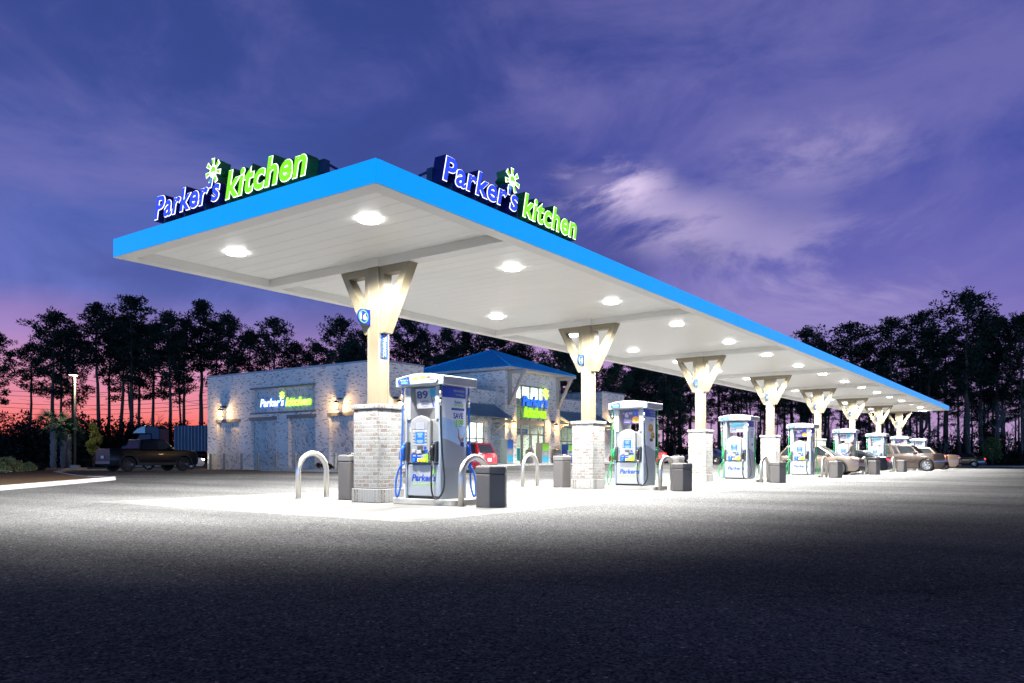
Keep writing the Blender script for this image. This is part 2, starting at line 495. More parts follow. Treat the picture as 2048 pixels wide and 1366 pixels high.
# ------------------------------------------------------------------ sky
def build_world():
    w = bpy.data.worlds.new('World'); scene.world = w; w.use_nodes = True
    nt = w.node_tree; nt.nodes.clear()
    out = N(nt, 'ShaderNodeOutputWorld'); bg = N(nt, 'ShaderNodeBackground')
    nt.links.new(bg.outputs[0], out.inputs[0])
    tc = N(nt, 'ShaderNodeTexCoord')
    d = tc.outputs['Generated']
    sx = N(nt, 'ShaderNodeSeparateXYZ'); nt.links.new(d, sx.inputs[0])
    z = math_node(nt, 'MAXIMUM', sx.outputs[2], 0.)
    zz = math_node(nt, 'DIVIDE', z, .6)
    def rmp(st): return ramp(nt, zz, [(p / .6, lin(*c)) for p, c in st]).outputs['Color']
    left = rmp([(0, (255, 88, 48)), (.03, (255, 112, 96)), (.06, (248, 142, 150)), (.10, (218, 152, 190)), (.14, (168, 140, 204)), (.19, (106, 118, 196)), (.28, (78, 98, 176)), (.40, (60, 78, 150)), (.6, (50, 66, 132))])
    mid = rmp([(0, (250, 185, 200)), (.06, (238, 186, 218)), (.12, (210, 164, 212)), (.17, (164, 136, 202)), (.22, (116, 108, 186)), (.30, (82, 86, 166)), (.42, (62, 74, 148)), (.6, (52, 66, 132))])
    right = rmp([(0, (200, 165, 205)), (.06, (176, 144, 198)), (.14, (134, 120, 192)), (.22, (100, 100, 180)), (.32, (74, 84, 166)), (.45, (54, 72, 150)), (.6, (46, 64, 134))])
    # heading of the ray in the horizontal plane, against the sunset and against the view
    flat = N(nt, 'ShaderNodeVectorMath', operation='MULTIPLY'); flat.inputs[1].default_value = (1, 1, 0); nt.links.new(d, flat.inputs[0])
    nrm = N(nt, 'ShaderNodeVectorMath', operation='NORMALIZE'); nt.links.new(flat.outputs[0], nrm.inputs[0])
    def head(u):
        a = A0 + math.atan((CXP - u) / FPX)
        dp = N(nt, 'ShaderNodeVectorMath', operation='DOT_PRODUCT'); dp.inputs[1].default_value = (math.cos(a), math.sin(a), 0)
        nt.links.new(nrm.outputs[0], dp.inputs[0]); return dp.outputs['Value']
    def band(sock, lo, hi):
        r = N(nt, 'ShaderNodeMapRange', interpolation_type='SMOOTHSTEP', i_1=lo, i_2=hi); nt.links.new(sock, r.inputs['Value']); return r.outputs['Result']
    fl = band(head(60), .80, .99)
    fr = band(head(2100), .80, .99)
    col = mixc(nt, fr, mid, right)
    col = mixc(nt, fl, col, left)
    # layered cloud: noise over heading and height, stretched along gently tilted bands
    dr = N(nt, 'ShaderNodeVectorMath', operation='DOT_PRODUCT'); dr.inputs[1].default_value = (SA, -CA, 0); nt.links.new(d, dr.inputs[0])
    df = N(nt, 'ShaderNodeVectorMath', operation='DOT_PRODUCT'); df.inputs[1].default_value = (CA, SA, 0); nt.links.new(d, df.inputs[0])
    cv = N(nt, 'ShaderNodeCombineXYZ'); nt.links.new(dr.outputs['Value'], cv.inputs[0]); nt.links.new(sx.outputs[2], cv.inputs[1]); nt.links.new(math_node(nt, 'MULTIPLY', df.outputs['Value'], .15), cv.inputs[2])
    def cloud(scale, rot, sxy, det, rough, dist, off):
        mp = N(nt, 'ShaderNodeMapping', vector_type='TEXTURE'); mp.inputs['Rotation'].default_value = (0, 0, rot); mp.inputs['Scale'].default_value = (sxy[0], sxy[1], 1); mp.inputs['Location'].default_value = off
        nt.links.new(cv.outputs[0], mp.inputs['Vector'])
        n = N(nt, 'ShaderNodeTexNoise'); n.inputs['Scale'].default_value = scale; n.inputs['Detail'].default_value = det; n.inputs['Roughness'].default_value = rough; n.inputs['Distortion'].default_value = dist
        nt.links.new(mp.outputs[0], n.inputs['Vector']); return n.outputs['Fac']
    c1 = cloud(3.6, .05, (1.9, 1.0), 5, .5, .3, (.31, .17, 0))
    c2 = cloud(9.0, .08, (2.0, 1.0), 7, .62, .5, (.82, .44, 0))
    c3 = cloud(1.6, .10, (1.6, 1.0), 4, .5, .1, (.12, .94, 0))
    f = math_node(nt, 'MULTIPLY_ADD', c2, .42, math_node(nt, 'MULTIPLY_ADD', c3, .30, math_node(nt, 'MULTIPLY', c1, .55)))
    dark = band(f, .66, .52)                                   # heavier slate sheets
    col = mixc(nt, math_node(nt, 'MULTIPLY', math_node(nt, 'MULTIPLY', dark, band(z, .05, .22)), .52), col, lin(56, 70, 134))
    lite = band(f, .60, .80)
    col = mixc(nt, math_node(nt, 'MULTIPLY', lite, .52), col, lin(134, 126, 190))
    # thin breaks in the cloud above the far end of the roof
    def spot(u, v, r0, r1, k, sy=2.4):
        uu = (u - CXP) / FPX; ln = math.sqrt(1 + uu * uu + ((HOR - v) / FPX) ** 2)
        s_ = N(nt, 'ShaderNodeVectorMath', operation='SUBTRACT'); s_.inputs[1].default_value = (uu / ln, (HOR - v) / FPX / ln, 0)
        c2_ = N(nt, 'ShaderNodeVectorMath', operation='MULTIPLY'); c2_.inputs[1].default_value = (1, sy, 0)
        nt.links.new(cv.outputs[0], s_.inputs[0]); nt.links.new(s_.outputs[0], c2_.inputs[0])
        l_ = N(nt, 'ShaderNodeVectorMath', operation='LENGTH'); nt.links.new(c2_.outputs[0], l_.inputs[0])
        return math_node(nt, 'MULTIPLY', math_node(nt, 'MULTIPLY', band(l_.outputs['Value'], r0, r1), band(df.outputs['Value'], 0, .3)), k)
    n3 = band(cloud(7.5, .10, (1.8, 1.0), 8, .62, .5, (.13, .61, 0)), .42, .60)
    col = mixc(nt, spot(1190, 368, .06, .0, .25, 2.2), col, lin(206, 188, 228))
    for u, v, r0, r1, k in ((1205, 378, .11, .0, 1.5), (1195, 372, .06, .0, 1.3), (1330, 440, .13, .0, .55), (1640, 310, .16, .0, .34), (1650, 545, .24, .02, .40), (1450, 470, .14, .0, .25)):
        col = mixc(nt, math_node(nt, 'MULTIPLY', n3, spot(u, v, r0, r1, k)), col, lin(218, 200, 236))
    col = mixc(nt, spot(330, 892, .07, .0, .75, 1.6), col, lin(255, 96, 40))
    # low banks of mauve cloud over the sunset
    n4 = band(cloud(6.0, .03, (4.2, 1.0), 7, .6, .3, (.55, .25, 0)), .50, .60)
    col = mixc(nt, math_node(nt, 'MULTIPLY', math_node(nt, 'MULTIPLY', n4, fl), math_node(nt, 'MULTIPLY', math_node(nt, 'MULTIPLY', band(z, .20, .12), band(z, .05, .10)), .45)), col, lin(168, 124, 178))
    # unseen sky: zenith and rear darkened, low blue band added to light shop walls
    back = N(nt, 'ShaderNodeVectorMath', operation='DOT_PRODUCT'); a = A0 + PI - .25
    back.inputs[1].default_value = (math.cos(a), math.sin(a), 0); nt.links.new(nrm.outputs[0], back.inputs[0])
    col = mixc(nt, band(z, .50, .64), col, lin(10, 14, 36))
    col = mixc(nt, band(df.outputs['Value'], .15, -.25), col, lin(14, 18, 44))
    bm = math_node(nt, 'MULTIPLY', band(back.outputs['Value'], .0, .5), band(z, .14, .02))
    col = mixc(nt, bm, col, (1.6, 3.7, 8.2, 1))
    low = band(sx.outputs[2], -.02, .0)
    col = mixc(nt, low, (.006, .006, .01, 1), col)
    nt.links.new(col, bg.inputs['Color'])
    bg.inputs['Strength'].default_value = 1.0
build_world()

# ------------------------------------------------------------------ ground
def ground_sheet(name, material, xs, ys, dz, keep=lambda x, y: True):
    mb = MB(); ix = {}
    for i, x in enumerate(xs):
        for j, y in enumerate(ys):
            ix[i, j] = len(mb.v); mb.v.append((x, y, G(x, y) + dz))
    mb.smooth = True
    for i in range(len(xs) - 1):
        for j in range(len(ys) - 1):
            if keep((xs[i] + xs[i + 1]) / 2, (ys[j] + ys[j + 1]) / 2):
                mb.face((ix[i, j], ix[i + 1, j], ix[i + 1, j + 1], ix[i, j + 1]))
    used = sorted({k for f in mb.f for k in f}); rm = {k: n for n, k in enumerate(used)}
    mb.v = [mb.v[k] for k in used]; mb.f = [[rm[k] for k in f] for f in mb.f]
    return tag(mb.build(name, material), kind='structure')
fr = lambda a, b, s: [a + s * i for i in range(int(round((b - a) / s)) + 1)]
gx = [-600, -250, -100, -40] + fr(-10, 100, 2) + [140, 200, 300, 600]
gy = [-600, -250, -100, -40] + fr(-10, 74, 2) + [90, 120, 200, 300, 600]
ground_sheet('ground', M_asphalt, gx, gy, 0)
PX0, PX1, PY0, PY1 = 8.5, 81.0, 7.9, 17.25
mb = MB()
edge = [8.5, 12.2, 21.3, 30.4, 39.5, 48.6, 57.7, 66.8, 75.9, 81]
J = .018
for i in range(9):                              # slabs with open joints, one sheet over the asphalt
    for (y0, y1) in ((7.9, 12.6), (12.6, 17.25)):
        mb.add([(edge[i] + J, y0 + J, .004), (edge[i + 1] - J, y0 + J, .004), (edge[i + 1] - J, y1 - J, .004), (edge[i] + J, y1 - J, .004)], [(0, 1, 2, 3)])
tag(mb.build('concrete_paving', M_conc), kind='structure')
ground_sheet('forest_floor', M_forest, [97.4, 110, 140, 200, 300, 600], [-600, -250, -100, -40, 0, 40, 66, 90, 140, 250, 600], .10)
ground_sheet('forest_floor', M_forest, [-300, -100, -40] + fr(-10, 96, 4) + [97.3], fr(70, 90, 4) + [120, 180, 250], .10)
# kerbs
def kerb_line(pts, w=.16, h=.14, closed=False):
    mb = MB(); n = len(pts); P = []
    for i, (x, y) in enumerate(pts):
        a = Vector(pts[max(i - 1, 0)]); b = Vector(pts[min(i + 1, n - 1)]); t = (b - a).normalized(); nn = Vector((-t.y, t.x))
        g = G(x, y)
        P += [(x, y, g), (x + nn.x * w, y + nn.y * w, g), (x + nn.x * (w - .01), y + nn.y * (w - .01), g + h), (x + nn.x * .025, y + nn.y * .025, g + h)]
    fs = []
    for i in range(n - 1):
        for k in range(4):
            fs.append((i * 4 + k, i * 4 + (k + 1) % 4, i * 4 + 4 + (k + 1) % 4, i * 4 + 4 + k))
    fs += [(3, 2, 1, 0), tuple(range(4 * n - 4, 4 * n))]
    mb.add(P, fs)
    return tag(mb.build('kerb', M_kerb), kind='structure')
BED = [(-3, 13.4), (3.4, 19.2), (9.86, 25.1), (14.2, 29.0), (16.2, 30.8)] + [(15.6 + .95 * math.cos(t), 31.6 + .95 * math.sin(t)) for t in (-.5, 0, .5, 1.0)] + [(16.6, 34.5), (20, 44), (25.2, 53.8), (28.6, 58.2), (29, 60)]
kerb_line(BED)
mb = MB()
bp = BED + [(10, 69), (-30, 66), (-30, 14)]
fs = []
inn = [(x - .12 * 0, y) for x, y in bp]
mb.add([(x - .09, y + .09, G(x, y) + .125) for x, y in bp], [tuple(range(len(bp)))])
tag(mb.build('mulch_bed', M_mulch), kind='structure')
kerb_line([(97.3, 60), (97.3, 30), (97.3, 12), (97.3, 0), (97.3, -30), (97.3, -80)][::-1])
# planting bed and pavement by the store
kerb_line([(31.9, 42.6), (31.9, 40), (31.9, 37), (31.9, 34.2), (32.2, 33.2), (33.2, 32.6), (35, 32.3)][::1])
mb = MB(); mb.add([(32.05, 42.4, .24), (33.85, 42.4, .24), (33.85, 34.0, .24), (34.9, 33.9, .25), (35, 32.5, .24), (33.2, 32.8, .23), (32.3, 33.4, .23), (32.05, 34.4, .23)], [tuple(range(8))])
tag(mb.build('planting_bed', M_mulch), kind='structure')
mb = MB()
for i in range(16):
    x0, x1 = 35.2 + i * 2.0, 35.2 + (i + 1) * 2.0 - .012
    z0, z1 = G(x0, 32.4) + .13, G(x1, 32.4) + .13
    mb.add([(x0, 31.6, z0 - .25), (x1, 31.6, z1 - .25), (x1, 33.98, z1 - .25), (x0, 33.98, z0 - .25), (x0, 31.6, z0), (x1, 31.6, z1), (x1, 33.98, z1), (x0, 33.98, z0)],
           [(0, 3, 2, 1), (4, 5, 6, 7), (0, 1, 5, 4), (1, 2, 6, 5), (2, 3, 7, 6), (3, 0, 4, 7)])
tag(mb.build('pavement', M_walk), kind='structure')

# ------------------------------------------------------------------ canopy
CX0, CX1, CY0, CY1 = 8.35, 77.0, 8.42, 15.95
ZB, ZT, ZD = 5.05, 5.43, 5.23
COLX = [12.15 + 9.1 * k for k in range(8)]
CYC = 12.18
canopy = thing('fuel_canopy', 'long flat white fuel canopy with bright blue edge on eight cream columns', 'canopy', (CX0, CY0, 0))
L = lambda x, y, z: (x - CX0, y - CY0, z)
def cbox(mb, x0, x1, y0, y1, z0, z1): mb.box(x0 - CX0, x1 - CX0, y0 - CY0, y1 - CY0, z0, z1)
t = .05
def fascia_run(along_x, fixed, a0, a1, sign):
    mb = MB(); n = max(1, round((a1 - a0) / 3.05)); w = (a1 - a0) / n
    for i in range(n):
        p0, p1 = a0 + i * w + .008, a0 + (i + 1) * w - .008
        if along_x: cbox(mb, p0, p1, min(fixed, fixed + sign * t), max(fixed, fixed + sign * t), ZB + .012, ZT)
        else: cbox(mb, min(fixed, fixed + sign * t), max(fixed, fixed + sign * t), p0, p1, ZB + .012, ZT)
    return mb.build('fascia', M_fascia, canopy, bevel=.004, seg=1)
fascia_run(False, CX0, CY0, CY1, 1); fascia_run(False, CX1, CY0, CY1, -1)
fascia_run(True, CY0, CX0 + t, CX1 - t, 1); fascia_run(True, CY1, CX0 + t, CX1 - t, -1)
mb = MB()                                         # flat rim under the edge, its inner faces rising to the deck
W = .30
cbox(mb, CX0 + .004, CX1 - .004, CY0 + .004, CY0 + W, ZB, ZB + .011)
cbox(mb, CX0 + .004, CX1 - .004, CY1 - W, CY1 - .004, ZB, ZB + .011)
cbox(mb, CX0 + .004, CX0 + W, CY0 + W, CY1 - W, ZB, ZB + .011)
cbox(mb, CX1 - W, CX1 - .004, CY0 + W, CY1 - W, ZB, ZB + .011)
cbox(mb, CX0 + W - .02, CX1 - W + .02, CY0 + W - .02, CY0 + W - .002, ZB + .012, ZD)
cbox(mb, CX0 + W - .02, CX1 - W + .02, CY1 - W + .002, CY1 - W + .02, ZB + .012, ZD)
cbox(mb, CX0 + W - .02, CX0 + W - .002, CY0 + W, CY1 - W, ZB + .012, ZD)
cbox(mb, CX1 - W + .002, CX1 - W + .02, CY0 + W, CY1 - W, ZB + .012, ZD)
mb.build('edge_trim', M_white, canopy)
mb = MB()                                         # deck of pressed pans, seams across the canopy
x = CX0 + .06; pan = .406
P = []
while x < CX1 - .08:
    x1 = min(x + pan, CX1 - .06)
    P += [(x, ZD), (x1 - .010, ZD), (x1 - .008, ZD + .007), (x1 - .002, ZD + .007)]
    x = x1
pts = [(a - CX0, .06, z) for a, z in P] + [(a - CX0, CY1 - CY0 - .06, z) for a, z in P]
n = len(P)
mb.add(pts, [(i, i + 1, n + i + 1, n + i) for i in range(n - 1)])
cbox(mb, CX0 + .055, CX1 - .055, CY0 + .055, CY1 - .055, ZD + .06, ZT - .03)
mb.build('deck', M_deck, canopy)
for cx in COLX:
    mb = MB(); cbox(mb, cx - .16, cx + .16, CY0 + W + .002, CY1 - W - .002, ZB - .002, ZD + .005)
    mb.build('beam', M_white, canopy, bevel=.012, seg=2)
# canopy lights
light_proto = None
SGN = 1.0
def add_spot(name, loc, power, color, size_deg, blend, radius, target=(0, 0, -1), batwing=None):
    l = bpy.data.lights.new(name, 'SPOT'); l.energy = power; l.color = color; l.spot_size = math.radians(size_deg); l.spot_blend = blend; l.shadow_soft_size = radius
    if batwing:                                    # canopy optics throw most light outwards, then cut off
        l.use_nodes = True; nt = l.node_tree; em = next(n for n in nt.nodes if n.type == 'EMISSION')
        tc = N(nt, 'ShaderNodeTexCoord'); s = N(nt, 'ShaderNodeSeparateXYZ'); nt.links.new(tc.outputs['Normal'], s.inputs[0])
        cz = math_node(nt, 'MAXIMUM', math_node(nt, 'ABSOLUTE', s.outputs[2]), .03)
        g = math_node(nt, 'POWER', math_node(nt, 'MAXIMUM', cz, .42), -.55)
        hl = math_node(nt, 'SQRT', math_node(nt, 'SUBTRACT', 1.0001, math_node(nt, 'MULTIPLY', cz, cz)))
        fw = math_node(nt, 'DIVIDE', math_node(nt, 'MULTIPLY_ADD', s.outputs[0], .10 * SGN, math_node(nt, 'MULTIPLY', s.outputs[1], .995 * SGN)), hl)
        f01 = N(nt, 'ShaderNodeMapRange', interpolation_type='SMOOTHSTEP', i_1=-.2, i_2=.6); nt.links.new(fw, f01.inputs['Value'])
        lo = N(nt, 'ShaderNodeMapRange', i_3=math.cos(math.radians(batwing[0])), i_4=math.cos(math.radians(84))); nt.links.new(f01.outputs['Result'], lo.inputs['Value'])
        hi = N(nt, 'ShaderNodeMapRange', i_3=math.cos(math.radians(batwing[1])), i_4=math.cos(math.radians(68))); nt.links.new(f01.outputs['Result'], hi.inputs['Value'])
        t_ = math_node(nt, 'DIVIDE', math_node(nt, 'SUBTRACT', cz, lo.outputs['Result']), math_node(nt, 'SUBTRACT', hi.outputs['Result'], lo.outputs['Result']))
        cut = N(nt, 'ShaderNodeMapRange', interpolation_type='SMOOTHSTEP'); nt.links.new(t_, cut.inputs['Value'])
        far = N(nt, 'ShaderNodeMapRange', interpolation_type='SMOOTHSTEP', i_1=math.cos(math.radians(67)), i_2=math.cos(math.radians(80)), i_3=1., i_4=2.8); nt.links.new(cz, far.inputs['Value'])
        fg = math_node(nt, 'MULTIPLY_ADD', math_node(nt, 'SUBTRACT', far.outputs['Result'], 1.), f01.outputs['Result'], 1.)
        nt.links.new(math_node(nt, 'MULTIPLY', math_node(nt, 'MULTIPLY', g, fg), cut.outputs['Result']), em.inputs['Strength'])
    o = bpy.data.objects.new(name, l); C.objects.link(o); o.location = loc
    o.rotation_euler = (0, 0, 0) if target == (0, 0, -1) else Vector(target).to_track_quat('-Z', 'Y').to_euler()
    return o
NUMS = ['16', '14', '12', '10', '8', '6', '4', '2']
SPOT_W = 2650
for k, cx in enumerate(COLX):
    for sx_, wordx in ((-2.2, 'before'), (2.2, 'past')):
        for y, wordy in ((10.2, 'outer'), (14.1, 'store side')):
            x = cx + sx_
            if x > CX1 - .5: x = CX1 - .55
            root = thing('canopy_light', f'square lit canopy lamp of the {wordy} row just {wordx} column {NUMS[k]}', 'ceiling light', (x, y, ZD), 0, 'lamps set in the canopy ceiling')
            if light_proto is None:
                F = Fr((0, 0, 0), (1, 0, 0), (0, -1, 0))        # faces down
                h = MB(); h.rect(F, -.15, .15, -.15, .15, .001, .015); ho = h.build('housing', M_white, None, bevel=.02, seg=2)
                l = MB(); l.disc(F, 0, 0, .20, .20, .016, .05, 28); lo = l.build('lens', M_lens, None, bevel=.012, seg=2)
                light_proto = (ho, lo); ho.parent = root; lo.parent = root
            else:
                for pr in light_proto:
                    c = pr.copy(); C.objects.link(c); c.parent = root
            add_spot('canopy_lamp', (x, y, ZD - .13), SPOT_W, (1, .985, .95), 172, .05, .12, batwing=(60, 45) if k == 0 else (73, 52))

# ------------------------------------------------------------------ columns
def ext_prism_y(mb, pts, y0, y1): mb.poly(FY(0, y0, 0), pts, 0, -(y1 - y0))
def make_column():
    root = thing('canopy_column', '', 'column', (COLX[0], CYC, 0))
    a = .375
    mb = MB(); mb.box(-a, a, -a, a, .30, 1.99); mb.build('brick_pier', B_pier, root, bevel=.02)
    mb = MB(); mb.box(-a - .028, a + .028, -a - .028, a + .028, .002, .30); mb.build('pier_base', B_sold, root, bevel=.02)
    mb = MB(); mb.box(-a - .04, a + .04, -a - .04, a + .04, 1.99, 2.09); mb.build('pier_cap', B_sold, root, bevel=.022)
    mb = MB(); s = .16
    mb.box(-s, s, -s, s, 2.09, ZB - .004)
    for sx in (-1, 1):                                   # raised edge trims make the boxed shaft
        for sy in (-1, 1):
            mb.box(sx * s - .045 if sx > 0 else -s - .006, s + .006 if sx > 0 else -s + .045, (s - .045) if sy > 0 else -s - .006, s + .006 if sy > 0 else -s + .045, 2.09, ZB - .006)
    mb.build('shaft', M_cream, root, bevel=.004, seg=1)
    mb = MB(); mb.box(-.20, .20, -.20, .20, ZB - .004, ZD - .002); mb.build('head_box', M_white, root, bevel=.008)
    for sg in (-1, 1):
        mb = MB(); th = .125
        F = Fr((th, 0, 0), (0, 1, 0), (0, 0, 1))
        q = lambda pts: [(sg * p, z) for p, z in pts]
        y0, yt = s + .003, 1.04
        zb, zt = 3.62, ZB - .006
        k = (yt - (y0 + .14)) / (zt - zb)
        xo = lambda z: y0 + .14 + k * (z - zb)          # outer sloping edge
        # top rail, hanger post and diagonal as one sawn frame with an open triangle
        outer = q([(y0, zb), (y0 + .14, zb), (yt, zt), (y0, zt)])
        inner = q([(y0 + .12, zb + .47), (xo(zt - .16) - .17, zt - .16), (y0 + .12, zt - .16)])
        o4 = outer; 
        A, B, Cc, D = o4; E1, E2, E3 = inner
        vs = [A, B, Cc, D, E1, E2, E3]
        fr_ = [F.p(p, z, 0) for p, z in vs] + [F.p(p, z, -2 * th) for p, z in vs]
        quads = [(0, 1, 4), (1, 2, 5, 4), (2, 3, 6, 5), (3, 0, 4, 6)]
        fs = [f for f in quads] + [tuple(7 + i for i in reversed(f)) for f in quads]
        for lp in ((0, 1, 2, 3), (4, 5, 6)):
            for i in range(len(lp)):
                p_, q_ = lp[i], lp[(i + 1) % len(lp)]
                fs.append((p_, q_, 7 + q_, 7 + p_))
        mb.add(fr_, fs)
        mb.build('bracket', M_cream, root, bevel=.006, seg=1)
    return root
col0 = make_column()
columns = [col0] + [copy_tree(col0) for _ in range(7)]
num_cache = {}
for k, cx in enumerate(COLX):
    root = columns[k]
    root.location = (cx, CYC, 0)
    tag(root, f'cream canopy column on whitewashed brick pier carrying the round {NUMS[k]} sign', 'column', 'canopy columns')
    for sx, num in ((-1, NUMS[k]), (1, str(int(NUMS[k]) - 1))):
        mb = MB(); F = FY(sx * .36, .075, 3.96)
        ca = -.10 if sx < 0 else .10
        pts = [(-sx * .17, -.165), (-sx * .17, .165)]
        arc = [(sx * .03 + sx * .165 * math.cos(t_), .165 * math.sin(t_)) for t_ in [PI / 2 - PI * i / 16 for i in range(17)]]
        mb.poly(F, pts + arc, .0, .03) if True else None
        sg = mb.build('number_sign', M_badge, root)
        cc = sx * .03
        mb = MB(); mb.ring(F, cc, 0, .118, .138, .03, .034); mb.build('sign_ring', M_ring, sg)
        mb = MB(); w_ = .092 if len(num) == 2 else .05
        put_text(mb, F, num, cc - w_, cc + w_, -.068, .068, .034, off=.02); mb.build('lettering', M_num, sg)
    if k == 0:
        F = FY(0, -.170, 3.38); mb = MB(); mb.rect(F, -.09, .115, -.29, .27, 0, .006)
        es_ = mb.build('ethanol_sign', M_eth, root)
        F2 = Fr(F.p(.02, 0, .007), (0, 0, -1), (1, 0, 0)); mb = MB(); put_text(mb, F2, 'ETHANOL', -.22, .265, -.055, .04, .002, shear=.2, off=.02)
        mb.build('lettering', M_vwhite, es_)

# ------------------------------------------------------------------ roof signs
def roof_sign(F, label, p, k, sun, mirror_box):
    """p, k: (a0,a1,b0,b1) of the two words; lit face, white border and a deep dark channel behind."""
    root = thing('canopy_sign', label, 'sign', F.o)
    Fl = Fr((0, 0, 0), F.r, F.u)
    dep = .24
    def word(body, box, ch, face, nm):
        mb = MB(); put_text(mb, Fl, body, *box, d=-.006, shear=.22, off=.062, thick=dep, grow=.032, spacing=1.06); w = mb.build(nm, ch, root)
        mb = MB(); put_text(mb, Fl, body, *box, d=-.002, shear=.22, off=.044, grow=.014, spacing=1.06); mb.build('lit_border', M_em_white, w)
        mb = MB(); put_text(mb, Fl, body, *box, d=.006, shear=.22, off=.030, grow=.0, spacing=1.06); mb.build('lit_face', face, w)
    word("Parker's", p, M_ch_navy, M_em_blue, 'blue_word')
    word('kitchen', k, M_ch_green, M_em_green, 'green_word')
    sx, sy, r = sun
    mb = MB()
    mb.poly(Fl, [(sx + r * (1.12 if i % 2 == 0 else .74) * math.cos(PI / 2 + PI * i / 7), sy + r * (1.12 if i % 2 == 0 else .74) * math.sin(PI / 2 + PI * i / 7)) for i in range(14)], -dep, -.006)
    s = mb.build('sun_emblem', M_ch_green, root)
    b1 = MB(); b2 = MB()
    for i, pl in enumerate(sun_polys(sx, sy, r)):
        b1.flat(Fl, grow_poly(pl, .016), -.002); b2.flat(Fl, grow_poly(pl, -.002), .006)
    b1.build('lit_border', M_em_white, s); b2.build('lit_face', M_em_green, s)
    sm_ = MB(); sm_.flat(Fl, [(sx + r * .24 * math.cos(t), sy - .02 + r * .22 * math.sin(t)) for t in [PI + PI * i / 10 for i in range(11)]], .010); sm_.build('smile', M_em_white, s)
    a0, a1 = p[0] - .02, k[1] + .02
    mb = MB(); mb.rect(Fl, a0, a1 + (.14 if mirror_box else 0), .085, .30, -dep - .10, -dep + .02); mb.build('back_rail', M_steelblue, root)
    n = 7
    for i in range(n):
        a = a0 + .3 + (a1 - a0 - .5) * i / (n - 1)
        mb = MB(); mb.rect(Fl, a - .02, a + .02, -.055, .09, -dep + .02, -.04); mb.build('foot', M_steelblue, root)
    for a in (a0 + .05, (a0 + a1) / 2, a1 + .08):
        mb = MB(); mb.tube([Fl.p(a, .27, -dep - .06), Fl.p(a, .24, -dep - .30), Fl.p(a, -.05, -dep - 1.0)], .022, 6); mb.build('brace', M_steelblue, root)
    return root
ZS = 5.48
roof_sign(Fr((CX0 - .02, 12.17, ZS), (0, -1, 0), (0, 0, 1)), 'lit blue and green roof sign standing on the short left end of the canopy', (-2.20, -.10, .05, .50), (.06, 2.22, .01, .50), (-.30, .60, .21), True)
roof_sign(Fr((12.0, CY0 - .02, ZS), (1, 0, 0), (0, 0, 1)), 'lit blue and green roof sign standing on the long right edge of the canopy', (-2.14, .02, .05, .50), (.18, 2.16, .03, .50), (-.16, .61, .21), False)
# ------------------------------------------------------------------ islands, bins, guards
def fillet_path(pts, r, n=6):
    out = [Vector(pts[0])]
    for i in range(1, len(pts) - 1):
        p, a, b = Vector(pts[i]), Vector(pts[i - 1]), Vector(pts[i + 1])
        u = (a - p).normalized(); v = (b - p).normalized()
        s = p + u * r; e = p + v * r
        for k in range(n + 1):
            t = k / n
            out.append((1 - t) ** 2 * s + 2 * t * (1 - t) * p + t ** 2 * e)
    out.append(Vector(pts[-1]))
    return out

def smooth_path(pts, n=6):
    P = [Vector(p) for p in pts]; out = []
    for i in range(len(P) - 1):
        p0, p1, p2, p3 = P[max(i - 1, 0)], P[i], P[i + 1], P[min(i + 2, len(P) - 1)]
        for k in range(n):
            t = k / n
            out.append(.5 * ((2 * p1) + (p2 - p0) * t + (2 * p0 - 5 * p1 + 4 * p2 - p3) * t * t + (3 * p1 - p0 - 3 * p2 + p3) * t ** 3))
    out.append(P[-1]); return out

def make_hoop(h):
    root = thing('guard_hoop', '', 'bollard')
    mb = MB(); w = .42
    path = [(-w, 0, 0), (-w, 0, h - w)] + [(w * math.cos(PI - PI * i / 16), 0, h - w + w * math.sin(PI * i / 16)) for i in range(1, 16)] + [(w, 0, h - w), (w, 0, 0)]
    mb.tube(path, .063, 14); mb.build('bent_pipe', M_chrome, root)
    for s in (-1, 1):
        mb = MB(); mb.lathe((s * w, 0, 0), (0, 0, 1), [(.082, .003), (.082, .012), (.065, .016)], 14); mb.build('foot_ring', M_conc, root)
    return root

def make_bin(tall):
    root = thing('waste_bin', '', 'bin')
    h = 1.02 if tall else .80
    F = Fr((0, 0, 0), (1, 0, 0), (0, 1, 0))
    oc = lambda r: [(r * math.cos(PI / 8 + PI / 4 * i), r * math.sin(PI / 8 + PI / 4 * i) ) for i in range(8)]
    hexp = lambda r: [(r * math.cos(PI / 3 * i + .52), r * math.sin(PI / 3 * i + .52)) for i in range(6)]
    sh = hexp
    mb = MB(); mb.poly(F, sh(.325), .003, h - .16); mb.build('bin_body', M_bin, root, bevel=.018)
    mb = MB(); mb.poly(F, sh(.318), h - .16, h - .145); mb.build('shadow_gap', M_black, root)
    mb = MB()
    pb, pt = sh(.335), sh(.30)
    P = [(a, b, h - .145) for a, b in pb] + [(a, b, h - .03) for a, b in pb] + [(a, b, h) for a, b in pt]
    n = len(pb); fs = [tuple(range(n - 1, -1, -1)), tuple(range(2 * n, 3 * n))]
    for l in range(2):
        for i in range(n): fs.append((l * n + i, l * n + (i + 1) % n, (l + 1) * n + (i + 1) % n, (l + 1) * n + i))
    mb.add(P, fs); lid = mb.build('lid', M_binlid if tall else M_bin, root, bevel=.012)
    if tall:
        mb = MB(); mb.box(-.13, .13, -.10, .10, h - .004, h + .05); mb.build('towel_box', M_pdark, lid, bevel=.02)
    return root

